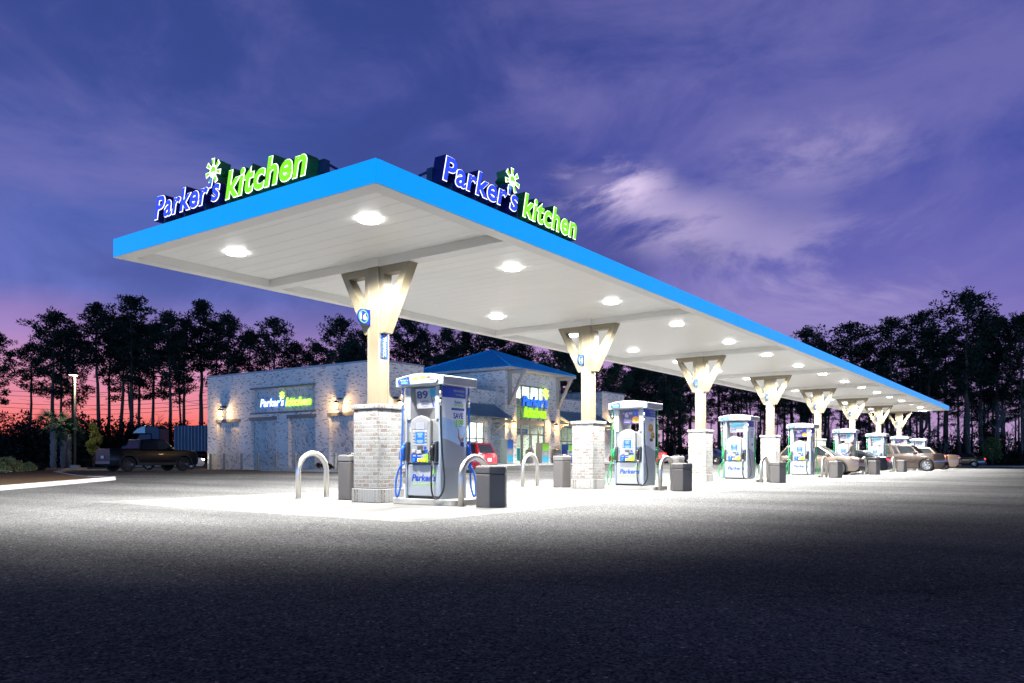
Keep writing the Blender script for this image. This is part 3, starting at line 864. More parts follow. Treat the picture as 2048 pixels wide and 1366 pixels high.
hoop_o, hoop_s = make_hoop(.965), make_hoop(1.06)
bin_o, bin_s = make_bin(False), make_bin(True)
AX = [12.27 + 9.1 * k for k in range(8)]
for k, ax in enumerate(AX):
    n = NUMS[k]
    for proto, dy, dx, lab, cat, grp in (
        (hoop_o, 9.63, 0, f'bent steel guard hoop at the outer end of the island of pump {n}', 'bollard', 'steel guard hoops'),
        (hoop_s, 14.45, 0, f'bent steel guard hoop on the store side of the column with sign {n}', 'bollard', 'steel guard hoops'),
        (bin_o, 9.08, -.17, f'short brown hexagonal bin outside the hoop of pump {n}', 'bin', 'short bins at the island ends'),
        (bin_s, 13.35, .22, f'tall grey hexagonal bin behind the brick pier with sign {n}', 'bin', 'tall bins behind the piers')):
        o = proto if k == 0 else copy_tree(proto)
        o.location = (ax + dx, dy, .004)
        tag(o, lab, cat, grp)

# ------------------------------------------------------------------ pumps: local origin on the island top, front faces -X
PF = Fr((-.385, 0, 0), (0, -1, 0), (0, 0, 1))
SF = Fr((0, -.503, 0), (1, 0, 0), (0, 0, 1))
def set_obj(mb, name, m, parent, **k): return mb.build(name, m, parent, **k)

def make_pump():
    root = thing('fuel_pump', '', 'fuel pump')
    mb = MB(); mb.box(-.36, .36, -.43, .43, .0, .055); mb.build('plinth', M_black, root)
    mb = MB(); mb.box(-.385, .385, -.425, .425, .055, .69); mb.build('lower_cabinet', M_pgrey, root, bevel=.012)
    mb = MB(); mb.box(-.37, .37, -.425, .425, .692, .715); mb.build('shadow_groove', M_black, root)
    mb = MB(); mb.box(-.37, .37, -.425, .425, .717, 1.60); mb.build('upper_cabinet', M_plite, root, bevel=.015)
    # tall side cheeks, bowed in plan
    for s in (-1, 1):
        mb = MB(); F = Fr((0, 0, 0), (1, 0, 0), (0, 1, 0))
        pts = [(-.41, s * .428), (-.405, s * .478), (-.30, s * .497), (0, s * .503), (.30, s * .497), (.405, s * .478), (.41, s * .428)]
        mb.poly(F, pts, .0, 2.27); ch = mb.build('side_cheek', M_pside, root, bevel=.006)
        mb = MB(); mb.box(-.405, .405, min(s * .33, s * .426), max(s * .33, s * .426), 1.60, 2.27); mb.build('upright', M_pgrey, root, bevel=.01)
    mb = MB(); mb.box(-.25, .25, -.33, .33, 2.13, 2.27); mb.build('top_tie', M_pgrey, root)
    # canopy header with an arched top
    H = Fr((-.54, 0, 0), (0, -1, 0), (0, 0, 1)); mb = MB()
    pts = [(-.62, 2.27), (.66, 2.27), (.665, 2.45)] + [(.665 - 1.29 * i / 14, 2.45 + .075 * math.sin(PI * i / 14)) for i in range(1, 14)] + [(-.625, 2.45)]
    mb.poly(H, pts, 0, -1.08); mb.build('header', M_pgrey, root, bevel=.02, seg=3)
    parts = []
    # advert board hung under the header
    # console
    mb = MB(); arch = [(-.27, .735), (.23, .735), (.245, 1.10), (.24, 1.585)] + [(.24 - .52 * i / 14, 1.585 + .095 * math.sin(PI * i / 14)) for i in range(1, 14)] + [(-.28, 1.585), (-.285, 1.10)]
    F0 = PF.at(0, 0, -.015)
    mb.poly(F0, arch, 0, .085); con = mb.build('console', M_plite, root, bevel=.025, seg=3); parts.append(con)
    Fc = F0.at(-.02, 0, .085)
    mb = MB(); mb.poly(Fc, [(-.20, 1.41), (.20, 1.41), (.215, 1.545)] + [(.215 - .43 * i / 10, 1.545 + .07 * math.sin(PI * i / 10)) for i in range(1, 10)] + [(-.215, 1.545)], .0, .006); hood = mb.build('display_surround', mat('mid grey plastic', (.20, .20, .21), .4, var=.1), con)
    mb = MB(); mb.rect(Fc, -.10, .11, 1.40, 1.54, .006, .010); pd = mb.build('price_display', M_screen_w, con)
    mb = MB()
    for i, (a, b) in enumerate(((-.07, 1.50), (-.07, 1.455), (-.07, 1.415))): mb.rect(Fc, a, a + .14, b, b + .016, .010, .012)
    mb.build('display_digits', M_pgrey, pd)
    mb = MB(); mb.rect(Fc, -.19, .19, 1.08, 1.385, .0, .004); mb.build('screen_bezel', M_pgrey, con, bevel=.003, seg=1)
    mb = MB(); mb.rect(Fc, -.125, .125, 1.115, 1.355, .004, .008); sc = mb.build('info_screen', M_screen_b, con)
    mb = MB()
    for b, w in ((1.325, .07), (1.30, .085), (1.275, .05), (1.25, .06), (1.18, .08), (1.155, .09), (1.13, .06)): mb.rect(Fc, -w, w, b - .008, b + .006, .008, .0095)
    mb.build('screen_text', M_screen_t, sc)
    mb = MB()
    for s in (-1, 1):
        for i in range(4): mb.rect(Fc, s * .16 - .014, s * .16 + .014, 1.13 + i * .062, 1.152 + i * .062, .004, .012)
    mb.build('soft_keys', M_pdark, con)
    mb = MB(); mb.poly(Fc, [(-.06, .97), (.06, .97), (.075, 1.065), (-.075, 1.065)], .0, .012); mb.build('card_slot', M_pdark, con)
    mb = MB(); mb.rect(Fc, -.07, .05, .91, .985, .012, .03); mb.build('receipt_tray', M_pgrey, con, bevel=.006)
    mb = MB(); mb.rect(Fc, .10, .165, 1.0, 1.055, 0, .006); mb.rect(Fc, .13, .20, .92, .985, 0, .006); mb.build('blue_sticker', M_signblue, con)
    mb = MB(); mb.rect(Fc, .055, .125, .925, .975, 0, .012); mb.build('keypad', M_black, con)
    mb = MB(); mb.rect(Fc, -.21, -.12, .93, 1.0, 0, .018); mb.build('card_reader', M_vwhite, con, bevel=.01)
    mb = MB(); mb.m = 0; mb.rect(Fc, -.235, .0, .775, .885, 0, .006); mb.m = 1; mb.rect(Fc, .0, .075, .775, .885, 0, .006); mb.m = 2; mb.rect(Fc, .075, .21, .775, .885, 0, .006)
    # taller selector panel like the photo
    sel = mb
    mb2 = MB(); mb2.m = 0; mb2.rect(Fc, -.235, -.06, .735, .905, .006, .010); mb2.m = 0; mb2.rect(Fc, -.06, .03, .735, .905, .006, .010); mb2.m = 1; mb2.rect(Fc, .03, .095, .735, .905, .006, .010); mb2.m = 2; mb2.rect(Fc, .095, .215, .735, .905, .006, .010)
    sp = mb2.build('grade_panel', [M_signblue, M_pale, M_lime], con)
    mb = MB()
    for a in (-.15, -.03, .045, .12): mb.rect(Fc, a - .035, a + .035, .855, .885, .010, .014)
    mb.build('grade_price', M_screen_w, sp)
    for a, m in ((-.15, M_skyblue), (-.025, M_yellow), (.055, M_yellow), (.135, M_yellow)):
        mb = MB(); mb.rect(Fc, a - .036, a + .036, .745, .815, .010, .030); mb.build('grade_button', m, sp, bevel=.012)
    # stickers and holsters on the cabinet
    Fu = PF.at(0, 0, -.015)
    mb = MB(); mb.rect(Fu, -.385, -.345, 1.36, 1.44, 0, .004); st = mb.build('white_sticker', M_vwhite, root); parts.append(st)
    mb = MB(); mb.rect(Fu, -.35, -.285, 1.0, 1.065, 0, .004); mb.rect(Fu, .245, .30, 1.09, 1.15, 0, .004); parts.append(mb.build('grade_sticker', M_skyblue, root))
    for a, nm in ((-.42, 'l'), (.355, 'r')):
        mb = MB(); mb.poly(Fu, [(a - .045, .80), (a + .04, .74), (a + .055, 1.0), (a + .06, 1.16), (a - .02, 1.16), (a - .05, 1.02)], -.005, .10); parts.append(mb.build('nozzle_boot', M_pdark, root, bevel=.018))
    # black nozzle on the right
    def nozzle(a, m, d0=.12):
        mb = MB()
        mb.tube([Fu.p(a, .78, d0 - .02), Fu.p(a - .005, .90, d0 + .01), Fu.p(a + .0, 1.0, d0 + .02), Fu.p(a + .01, 1.08, d0 - .01)], [.032, .038, .042, .036], 10)
        mb.tube([Fu.p(a + .01, 1.06, d0), Fu.p(a + .02, 1.12, d0 - .04), Fu.p(a + .03, 1.13, d0 - .12)], [.03, .022, .016], 8)
        nz = mb.build('nozzle', m, root)
        mb = MB(); mb.tube([Fu.p(a, .80, d0), Fu.p(a - .03, .80, d0 + .075), Fu.p(a - .02, .94, d0 + .085), Fu.p(a, 1.01, d0 + .05)], .010, 6); mb.build('trigger_guard', m, nz)
        mb = MB(); mb.tube([Fu.p(a, .68, d0 - .02), Fu.p(a, .78, d0 - .02)], .021, 8); mb.build('swivel', M_chrome, nz)
        return nz
    parts.append(nozzle(.335, M_black))
    # black hose swinging round the front corner
    Hh = [(-.46, -.52, 2.27), (-.46, -.525, 2.0), (-.465, -.53, 1.6), (-.475, -.565, 1.1), (-.49, -.62, .68), (-.50, -.655, .42), (-.51, -.64, .20), (-.52, -.54, .05), (-.52, -.42, .025), (-.52, -.345, .16), (-.505, -.318, .40), (-.495, -.33, .70)]
    mb = MB(); mb.tube(smooth_path(Hh), .019, 8); parts.append(mb.build('black_hose', M_black, root))
    mb = MB(); mb.tube([(-.46, -.522, 2.15), (-.46, -.524, 2.02)], .032, 8); mb.tube([(-.46, -.524, 1.98), (-.46, -.526, 1.86)], .027, 8); parts.append(mb.build('hose_coupling', M_chrome, root))
    return root, parts, nozzle, Fu
pump0, side_parts, nozzle_fn, FU = make_pump()

def back_copies(o, parent):
    c = o.copy(); C.objects.link(c); c.parent = parent; c.rotation_euler = (0, 0, PI)
    for ch in o.children: copy_tree(ch, c)
for o in list(side_parts): back_copies(o, pump0)

def coloured_hose(root, m, loop):
    for turn in (0, PI):
        key = ('hose', m.name, loop)
        if loop:
            Hl = [(-.40, .545, 2.27), (-.40, .545, 2.0), (-.41, .55, 1.5), (-.43, .555, 1.0), (-.45, .55, .55), (-.46, .555, .25), (-.48, .60, .06), (-.49, .635, .03), (-.50, .655, .16), (-.50, .63, .42), (-.50, .545, .62), (-.495, .425, .70)]
        else:
            Hl = [(-.40, .545, 2.27), (-.40, .545, 2.0), (-.41, .53, 1.5), (-.44, .50, 1.0), (-.46, .46, .6), (-.49, .43, .25), (-.50, .46, .07), (-.50, .53, .03), (-.51, .60, .14), (-.51, .62, .36), (-.51, .55, .56), (-.495, .44, .70)]
        mb = MB(); mb.tube(smooth_path(Hl), .019, 8); h = mb.build('coloured_hose', m, root); h.rotation_euler.z = turn
        mb = MB(); mb.tube([(-.40, .545, 2.12), (-.40, .545, 2.0)], .03, 8); mb.tube([(-.40, .546, 1.96), (-.40, .547, 1.86)], .026, 8); q = mb.build('hose_coupling', M_chrome, root); q.rotation_euler.z = turn

def burger(mb, F, a, b, s, mats=(0, 1, 2)):
    e = lambda rx, ry, cx, cy, half=0: [(cx + rx * math.cos(t), cy + ry * math.sin(t)) for t in ([PI * i / 12 for i in range(13)] if half else [2 * PI * i / 20 for i in range(20)])]
    mb.m = mats[0]; mb.flat(F, e(s, s * .34, a, b - s * .42), .0035)
    mb.m = mats[2]; mb.flat(F, e(s * .98, s * .24, a, b - s * .14), .0045)
    mb.m = mats[1]; mb.flat(F, [(a - s * .95, b + .02 * s), (a + s * .95, b + .02 * s), (a + s * .5, b - s * .26), (a, b - s * .08), (a - s * .45, b - s * .30)], .0055)
    mb.m = mats[0]; mb.flat(F, e(s * .96, s * .72, a, b + .03 * s, 1), .0065)

def advert(root, kind):
    """Board hung below the header, tipped forward."""
    up = Vector((-.16, 0, 1)).normalized()
    F = Fr((-.30, -.09, 1.83), (0, -1, 0), up)
    mb = MB(); mb.rect(F, -.33, .36, 0, .40, -.02, 0); bd = mb.build('advert_board', M_vwhite if kind != 'six' else M_purple, root, bevel=.004, seg=1)
    if kind == '89':
        mb = MB(); put_text(mb, F, '89', -.30, .0, .20, .36, .002, off=.03); put_text(mb, F, '¢', .015, .045, .31, .36, .002); mb.build('price_lettering', M_navy, bd); mb = MB(); put_text(mb, F, 'LARGE', -.22, .0, .125, .165, .002); put_text(mb, F, 'DRINK', -.20, .0, .07, .108, .002); put_text(mb, F, 'Parker\'s', -.17, -.03, .03, .048, .002)
        mb.build('lettering', M_navy, bd)
        mb = MB(); mb.m = 0; mb.flat(F, [(.06, .395), (.355, .395), (.355, .24), (.26, .20), (.06, .235)], .002)
        mb.m = 1; mb.flat(F, [(.06, .33), (.10, .03), (.20, .01), (.10, .2)], .0015)
        mb.m = 2; mb.flat(F, [(.09, .21), (.26, .185), (.355, .22), (.355, .005), (.15, .005)], .0025)
        mb.m = 3; mb.flat(F, [(.16, .045), (.24, .03), (.355, .05), (.355, .07), (.24, .055), (.16, .065)], .0032)
        mb.m = 1; put_text(mb, F, "Parker's", .18, .34, .09, .16, .0035, shear=.25)
        mb.build('cup_print', [M_teal, M_signblue, M_vwhite, M_lime], bd)
    elif kind == 'six':
        mb = MB(); put_text(mb, F, '6', -.25, -.13, .20, .36, .002, off=.04); put_text(mb, F, '$', -.30, -.262, .29, .36, .002, off=.03); put_text(mb, F, '00', -.12, .0, .29, .36, .002, off=.03)
        put_text(mb, F, 'BREAKFAST', -.29, -.05, .135, .165, .002, off=.03); put_text(mb, F, 'SANDWICH', -.29, -.05, .09, .12, .002, off=.03); put_text(mb, F, 'COMBO', -.29, -.09, .045, .075, .002, off=.03)
        mb.build('lettering', M_vwhite, bd)
        mb = MB(); mb.m = 3; mb.flat(F, [(.02, .40), (.36, .40), (.36, .0), (.20, .0)], .001)
        mb.m = 0; mb.flat(F, [(.19, .37), (.345, .39), (.335, .10), (.205, .10)], .0025); burger(mb, F, .10, .13, .13)
        mb.build('food_print', [M_bun, M_cheese, M_patty, M_signblue], bd)
    else:
        mb = MB(); mb.flat(F, [(-.27, .39), (.35, .39), (.35, .20), (-.27, .18)], .0015); mb.build('teal_band', M_teal, bd)
        mb = MB(); put_text(mb, F, 'LOWEST', -.24, .22, .29, .36, .003, off=.04); put_text(mb, F, 'PRICE PROMISE', -.24, .20, .215, .25, .003, off=.02); mb.build('lettering', M_vwhite, bd)
        mb = MB(); put_text(mb, F, 'SAVE', -.30, -.08, .09, .14, .003, off=.03); put_text(mb, F, 'MORE', -.30, -.08, .03, .08, .003, off=.03)
        mb.m = 1; mb.flat(F, [(.20, .16), (.27, .30), (.34, .17)], .004)
        mb.build('lettering', [M_navy, M_vwhite], bd)

def header_print(root, kind):
    F = Fr((-.562, 0, 2.27), (0, -1, 0), (0, 0, 1))
    arc = lambda a: .155 + .055 * math.cos(a / .68 * PI / 2)
    mb = MB(); pts = [(-.49, .04), (.49, .04), (.54, .10), (.50, .165)] + [(.50 - 1.0 * i / 10, arc(.50 - 1.0 * i / 10)) for i in range(1, 10)] + [(-.50, .165), (-.54, .10)]
    mb.poly(F, pts, 0.0, .006); hp = mb.build('header_sign', M_vwhite, root)
    mb = MB(); mb.poly(F, [(-.49, .045), (-.19, .045), (-.22, arc(-.22) - .005), (-.50, .16), (-.535, .10)], .006, .008); mb.build('blue_end', M_signblue if kind != 'lowest' else M_skyblue, hp)
    w = MB()
    if kind == 'six':
        put_text(w, F, 'REWARDS', -.48, -.25, .105, .145, .009, off=.03)
    else:
        put_text(w, F, "Parker's", -.47, -.25, .105, .155, .009, shear=.22, off=.02)
    w.m = 1; put_text(w, F, 'kitchen', -.44, -.26, .06, .095, .009, shear=.22, off=.02)
    w.build('lettering', [M_vwhite, M_lime, M_signblue], hp); w = MB(); w.m = 2
    if kind == 'six': put_text(w, F, "Parker's", -.08, .12, .135, .175, .009, shear=.2, off=.02)
    else: put_text(w, F, "Parker's", .33, .47, .09, .12, .009, shear=.2, off=.02)
    w.m = 1
    if kind == 'six': put_text(w, F, 'REWARDS', -.09, .13, .09, .125, .009, off=.02); w.m = 2; w.flat(F, [(-.12, .05), (.16, .07), (.15, .085), (-.1, .066)], .009); put_text(w, F, 'join and save today', .20, .47, .10, .13, .009)
    w.build('lettering', [M_vwhite, M_lime, M_signblue], hp)
    mb = MB()
    if kind in ('89',):
        burger(mb, F, -.04, .11, .10); burger(mb, F, .16, .125, .10); mb.m = 2; mb.flat(F, [(.31 + .06 * math.cos(t), .155 + .016 * math.sin(t)) for t in [2 * PI * i / 16 for i in range(16)]], .0075)
        mb.m = 0
    elif kind == 'lowest':
        for a, b in ((-.08, .09), (.02, .10), (.12, .09), (.04, .13)): mb.m = 0; mb.flat(F, [(a + .09 * math.cos(t), b + .03 * math.sin(t)) for t in [2 * PI * i / 14 for i in range(14)]], .0075 + .001 * a)
        burger(mb, F, .36, .12, .09)
    else:
        burger(mb, F, .05 + 3, .12, .09)
        mb = None
    if mb: mb.build('food_print', [M_bun, M_cheese, M_patty], hp)

def side_print(root, kind):
    F = SF.at(0, 0, .004)
    wave = lambda a: 1.13 - .16 * a - .03 * math.sin(a * 5)
    xs = [-.37 + .74 * i / 10 for i in range(11)]
    bow = lambda a: -.003 - .055 * max(0, abs(a) - .05) ** 2 / .1225 * .45
    def sheet(mb, lo, hi, d=0.):
        n = len(xs)
        P = [F.p(a, lo(a), bow(a) + d + .006) for a in xs] + [F.p(a, hi(a), bow(a) + d + .006) for a in xs]
        mb.add(P, [(i, i + 1, n + i + 1, n + i) for i in range(n - 1)])
    mb = MB(); sheet(mb, wave, lambda a: 2.10); pn = mb.build('side_graphic', M_vside, root)
    mb = MB(); sheet(mb, lambda a: 2.04, lambda a: 2.262, .001); mb.build('blue_head', M_signblue, pn)
    w = MB(); D = .0065
    put_text(w, F, 'REWARDS', -.04, .30, 2.16, 2.205, D, off=.03)
    w.m = 1; put_text(w, F, 'fuel savings', .02, .27, 2.085, 2.125, D); w.build('heading_lettering', [M_vwhite, M_lime, M_signblue], pn); w = MB()
    w.m = 2; put_text(w, F, "Parker's", -.02, .22, 1.93, 1.99, D, shear=.22, off=.02)
    if kind == '89':
        sheetm = MB(); sheet(sheetm, lambda a: wave(a), lambda a: wave(a) + .42, .0008); sheetm.build('sky_print', mat('pale sky print', (.40, .58, .82), .45, var=.25, vs=3), pn)
        w.m = 1; put_text(w, F, 'REWARDS', -.03, .26, 1.87, 1.92, D, off=.02)
        w.build('logo_lettering', [M_vwhite, M_lime, M_signblue], pn); w = MB()
        w.m = 2; w.flat(F, [(-.11, 1.79), (.30, 1.79), (.30, 1.835), (-.11, 1.835)], D - .002)
        w.m = 0; put_text(w, F, 'sign up today', -.06, .25, 1.80, 1.825, D + .001)
        w.build('banner_lettering', [M_vwhite, M_lime, M_signblue], pn); w = MB()
        w.m = 2; put_text(w, F, 'SAVE', -.05, .26, 1.62, 1.74, D, off=.03)
        w.m = 1; put_text(w, F, '1', .02, .07, 1.44, 1.60, D, off=.05); put_text(w, F, '00', .10, .27, 1.50, 1.60, D, off=.04); put_text(w, F, '$', -.03, .0, 1.52, 1.59, D, off=.02)
        w.m = 2; put_text(w, F, 'PER GALLON', .12, .25, 1.455, 1.475, D)
        pr = MB(); q = .008
        pr.m = 0; pr.flat(F, [(.10, 1.33), (.085, 1.24), (.19, 1.11), (.215, 1.14)], q); pr.flat(F, [(.07, 1.43), (.10, 1.43), (.135, 1.30), (.11, 1.27)], q); pr.flat(F, [(.30, 1.33), (.315, 1.33), (.26, 1.16), (.24, 1.18)], q); pr.flat(F, [(.225 + .03 * math.cos(t), 1.20 + .038 * math.sin(t)) for t in [2 * PI * i / 14 for i in range(14)]], q + .001)
        pr.m = 1; pr.flat(F, [(.17, 1.15), (.275, 1.15), (.285, 1.05), (.16, 1.075)], q + .001)
        pr.build('poster_figure', [M_skin, M_navy], pn)
    elif kind == 'six':
        pr = MB(); burger(pr, F, .02, 1.72, .16); burger(pr, F, .16, 1.50, .13); pr.m = 2; pr.flat(F, [(.06 + .12 * math.cos(t), 1.36 + .05 * math.sin(t)) for t in [2 * PI * i / 16 for i in range(16)]], .004)
        pr.build('food_print', [M_bun, M_cheese, M_patty], pn)
    else:
        w.m = 2
        for i, s in enumerate(('LOWEST', 'PRICE', 'PROMISE')): put_text(w, F, s, -.10, .20, 1.80 - i * .09, 1.86 - i * .09, D)
        w.flat(F, [(-.02, 1.30), (.14, 1.30), (.14, 1.40), (-.02, 1.40)], D)
    w.build('lettering', [M_vwhite, M_lime, M_signblue], pn)

def pump_number(root, num):
    mb = MB(); put_text(mb, FU, num, -.385, -.295 if len(num) == 2 else -.345, 1.475, 1.555, .004, off=.02)
    mb.build('number_lettering', M_skyblue, root)

def cabinet_logo(root):
    F = PF.at(0, 0, .002); mb = MB()
    put_text(mb, F, "Parker's", -.31, .345, .355, .50, .001, shear=.22, off=.03)
    mb.m = 1
    put_text(mb, F, 'Fast, Fresh & Friendly', -.27, .31, .262, .315, .001, shear=.2, off=.02)
    for pl in sun_polys(.275, .545, .075): mb.flat(F, pl, .002)
    mb.m = 2; mb.flat(F, [(.275 + .02 * math.cos(t), .54 + .018 * math.sin(t)) for t in [PI + PI * i / 8 for i in range(9)]], .0035)
    lo = mb.build('logo_lettering', [M_signblue, M_lime, M_vwhite], root)
cabinet_logo(pump0)
ADS = ['89', 'six', 'lowest', 'six', '89', 'lowest', 'six', '89']
ADW = {'89': '89 cent drink advert', 'six': 'purple six dollar burger advert', 'lowest': 'teal lowest price advert'}
pumps = [pump0] + [copy_tree(pump0) for _ in range(7)]
for k, root in enumerate(pumps):
    ax = AX[k]; n = NUMS[k]
    mb = MB(); F = Fr((0, 0, 0), (1, 0, 0), (0, 1, 0))
    r = .05
    pts = [(-.47, -.80), (-.42, -.85), (.44, -.85), (.49, -.80), (.49, .76), (.44, .81), (-.42, .81), (-.47, .76)]
    mb.poly(F, pts, .003, .125); isl = mb.build('pump_island', M_isl, None, (ax, 10.645, .0), bevel=.015)
    tag(isl, f'low stained concrete island under pump {n}', 'island', 'concrete pump islands')
    root.location = (ax, 10.645, .1265)
    hose = 'blue' if k == 0 else 'green'
    tag(root, f'silver fuel pump {n} with {hose} and black hoses and {ADW[ADS[k]]}', 'fuel pump', 'fuel pumps')
    coloured_hose(root, M_hblue if k == 0 else M_hgreen, k != 2)
    nz = nozzle_fn(-.455, M_hblue if k == 0 else M_hgreen); nz.parent = root
    c = copy_tree(nz, root); c.rotation_euler.z = PI
    advert(root, ADS[k]); header_print(root, ADS[k]); side_print(root, ADS[k]); pump_number(root, n)
# ------------------------------------------------------------------ store
M_cop = mat('blue grey coping metal', (.22, .30, .38), .4, metal=.3, var=.08)
M_roof = mat('bright blue standing seam roof', (.02, .46, .86), .42, metal=.0, var=.08, vs=1.2)
M_awn = mat('slate blue awning metal', (.20, .31, .42), .42, metal=.1, var=.1, vs=2)
M_tim = mat('pale grey painted timber', (.42, .40, .36), .6, var=.12, vs=6)
M_frame = mat('grey aluminium frame', (.20, .22, .25), .4, metal=.4, var=.08)
M_soff = mat('eave soffit boards', (.56, .55, .52), .6, var=.06)
M_inwall = mat('cream shop wall', (.80, .79, .68), .6, var=.06)
M_inbeam = mat('pale shop timber', (.55, .48, .36), .6, var=.15)
M_warm = mat('lit warm lantern glass', (1, .8, .5), .3, emit=(1, .62, .22), es=9)
M_lant = mat('black lantern metal', (.03, .028, .025), .5, var=.2)
M_boll = mat('tan bollard sleeve', (.42, .38, .31), .55, var=.1)
def glass_mat():
    m = bpy.data.materials.new('shop glass'); m.use_nodes = True; nt = m.node_tree; nt.nodes.clear()
    o = N(nt, 'ShaderNodeOutputMaterial'); t = N(nt, 'ShaderNodeBsdfTransparent'); t.inputs[0].default_value = (.86, .95, .90, 1)
    g = N(nt, 'ShaderNodeBsdfGlossy'); g.inputs['Roughness'].default_value = .03
    lw = N(nt, 'ShaderNodeLayerWeight'); f3 = math_node(nt, 'POWER', lw.outputs['Facing'], 4.0); f_ = math_node(nt, 'MULTIPLY_ADD', f3, .5, .025)
    mx = N(nt, 'ShaderNodeMixShader'); nt.links.new(f_, mx.inputs[0]); nt.links.new(t.outputs[0], mx.inputs[1]); nt.links.new(g.outputs[0], mx.inputs[2]); nt.links.new(mx.outputs[0], o.inputs[0])
    return m
M_glass = glass_mat()
SX, SY, ZG = 34.0, 34.0, -.15                    # corner of the shop, bottom of the walls
store = thing('store_building', 'long whitewashed brick shop with blue hipped tower roof over its glass entrance', 'shop', (SX, SY, 0))
def relief_wall(F, a0, a1, b0, b1, rects, depth, skip=()):
    """Wall skin in frame F with rectangles set back by depth; rectangles in skip stay open."""
    wall, back = MB(), MB()
    As = sorted({a0, a1, *[r[0] for r in rects], *[r[1] for r in rects], *[r[0] for r in skip], *[r[1] for r in skip]})
    Bs = sorted({b0, b1, *[r[2] for r in rects], *[r[3] for r in rects], *[r[2] for r in skip], *[r[3] for r in skip]})
    ins = lambda a, b, rs: any(r[0] < a < r[1] and r[2] < b < r[3] for r in rs)
    for i in range(len(As) - 1):
        for j in range(len(Bs) - 1):
            a, b = (As[i] + As[i + 1]) / 2, (Bs[j] + Bs[j + 1]) / 2
            if ins(a, b, skip): continue
            if not ins(a, b, rects):
                wall.flat(F, [(As[i], Bs[j]), (As[i + 1], Bs[j]), (As[i + 1], Bs[j + 1]), (As[i], Bs[j + 1])])
    for (r0, r1, c0, c1) in rects:
        back.flat(F, [(r0, c0), (r1, c0), (r1, c1), (r0, c1)], -depth)
    for (r0, r1, c0, c1) in list(rects) + list(skip):
        P = [(r0, c0), (r1, c0), (r1, c1), (r0, c1)]
        for k in range(4):
            p, q = P[k], P[(k + 1) % 4]
            wall.add([F.p(*p, 0), F.p(*p, -depth), F.p(*q, -depth), F.p(*q, 0)], [(0, 1, 2, 3)])
    return wall, back
# long side wall with the sign, faces -X; frame a runs towards -Y
ZTOP = 6.82
YL = 51.6
FW = FX(0, YL - SY, 0)
n_ = lambda y0, y1, z0, z1: (YL - y0, YL - y1, z0, z1)
rects = [n_(50.4, 47.8, ZG, 3.5), n_(46.5, 43.78, ZG, 3.55), n_(42.47, 39.78, ZG, 3.6), n_(38.45, 36.0, ZG, 3.6), n_(46.41, 39.81, 4.08, 5.68)]
wall, back = relief_wall(FW, 0, YL - SY, ZG, ZTOP, rects, .28)
wall.build('side_wall', B_wall, store, recalc=False)
back.build('niche_panels', B_herr, store, recalc=False)
mb = MB()
for r in rects[:4]:                                    # soldier lintels and thin pale edging of the niches
    mb.rect(FW, r[0] - .15, r[1] + .15, r[3], r[3] + .22, .002, .03)
r = rects[4]
mb.rect(FW, r[0] - .12, r[1] + .12, r[3], r[3] + .12, .002, .04); mb.rect(FW, r[0] - .12, r[1] + .12, r[2] - .12, r[2], .002, .04)
mb.build('brick_trim', B_sold, store, bevel=.008, seg=1)
# front faces -Y: left block, set back middle, tower, right block
FF = FY(0, 0, 0)
XB = 38.0 - SX
wall, back = relief_wall(FF, 0, XB, ZG, ZTOP, [], .2); wall.build('front_wall', B_wall, store, recalc=False)
mb = MB(); mb.box(0.002, XB, .004, 17.6, ZTOP - .4, ZTOP - .02); mb.flat(Fr((XB, 0, 0), (0, 1, 0), (0, 0, 1)), [(0, 5), (17.6, 5), (17.6, ZTOP), (0, ZTOP)]); mb.flat(Fr((XB, 17.6, 0), (-1, 0, 0), (0, 0, 1)), [(0, ZG), (XB, ZG), (XB, ZTOP), (0, ZTOP)])
mb.build('block_roof', B_wall, store)
mb = MB(); mb.box(-.05, .25, -.05, 17.65, ZTOP, ZTOP + .12); mb.box(.25, XB + .05, -.05, .25, ZTOP, ZTOP + .12); mb.box(XB - .2, XB + .05, .25, 17.65, ZTOP, ZTOP + .12); mb.build('coping', M_cop, store, bevel=.015)
ZLO = 5.86
TX0, TX1, TY = 46.5 - SX, 54.05 - SX, -.0
YM = .55                                              # set back of the middle walls
LW = (42.2 - SX, 45.2 - SX, 1.0, 3.55); RW = (54.9 - SX, 57.6 - SX, .95, 3.55); RW2 = (58.2 - SX, 60.6 - SX, .95, 3.55); LW2 = (38.7 - SX, 41.7 - SX, 1.0, 3.55)
FM = FY(0, YM, 0)
wall, _ = relief_wall(FM, XB, TX0, ZG, ZLO, [], .2, skip=(LW, LW2)); wall.build('front_wall', B_wall, store, recalc=False)
XR0, XR1 = 61.75 - SX, 66.0 - SX
wall, _ = relief_wall(FM, TX1, XR0, ZG, ZLO, [], .2, skip=(RW, RW2)); wall.build('front_wall', B_wall, store, recalc=False)
mb = MB(); mb.box(XB - .02, TX0 + .02, YM - .05, YM + .25, ZLO, ZLO + .12); mb.box(TX1 - .02, XR0 + .02, YM - .05, YM + .25, ZLO, ZLO + .12); mb.build('coping', M_cop, store, bevel=.015)
mb = MB(); mb.box(XB, XR0, YM + .26, 14, ZLO - .35, ZLO - .25); mb.build('flat_roof', M_cop, store)
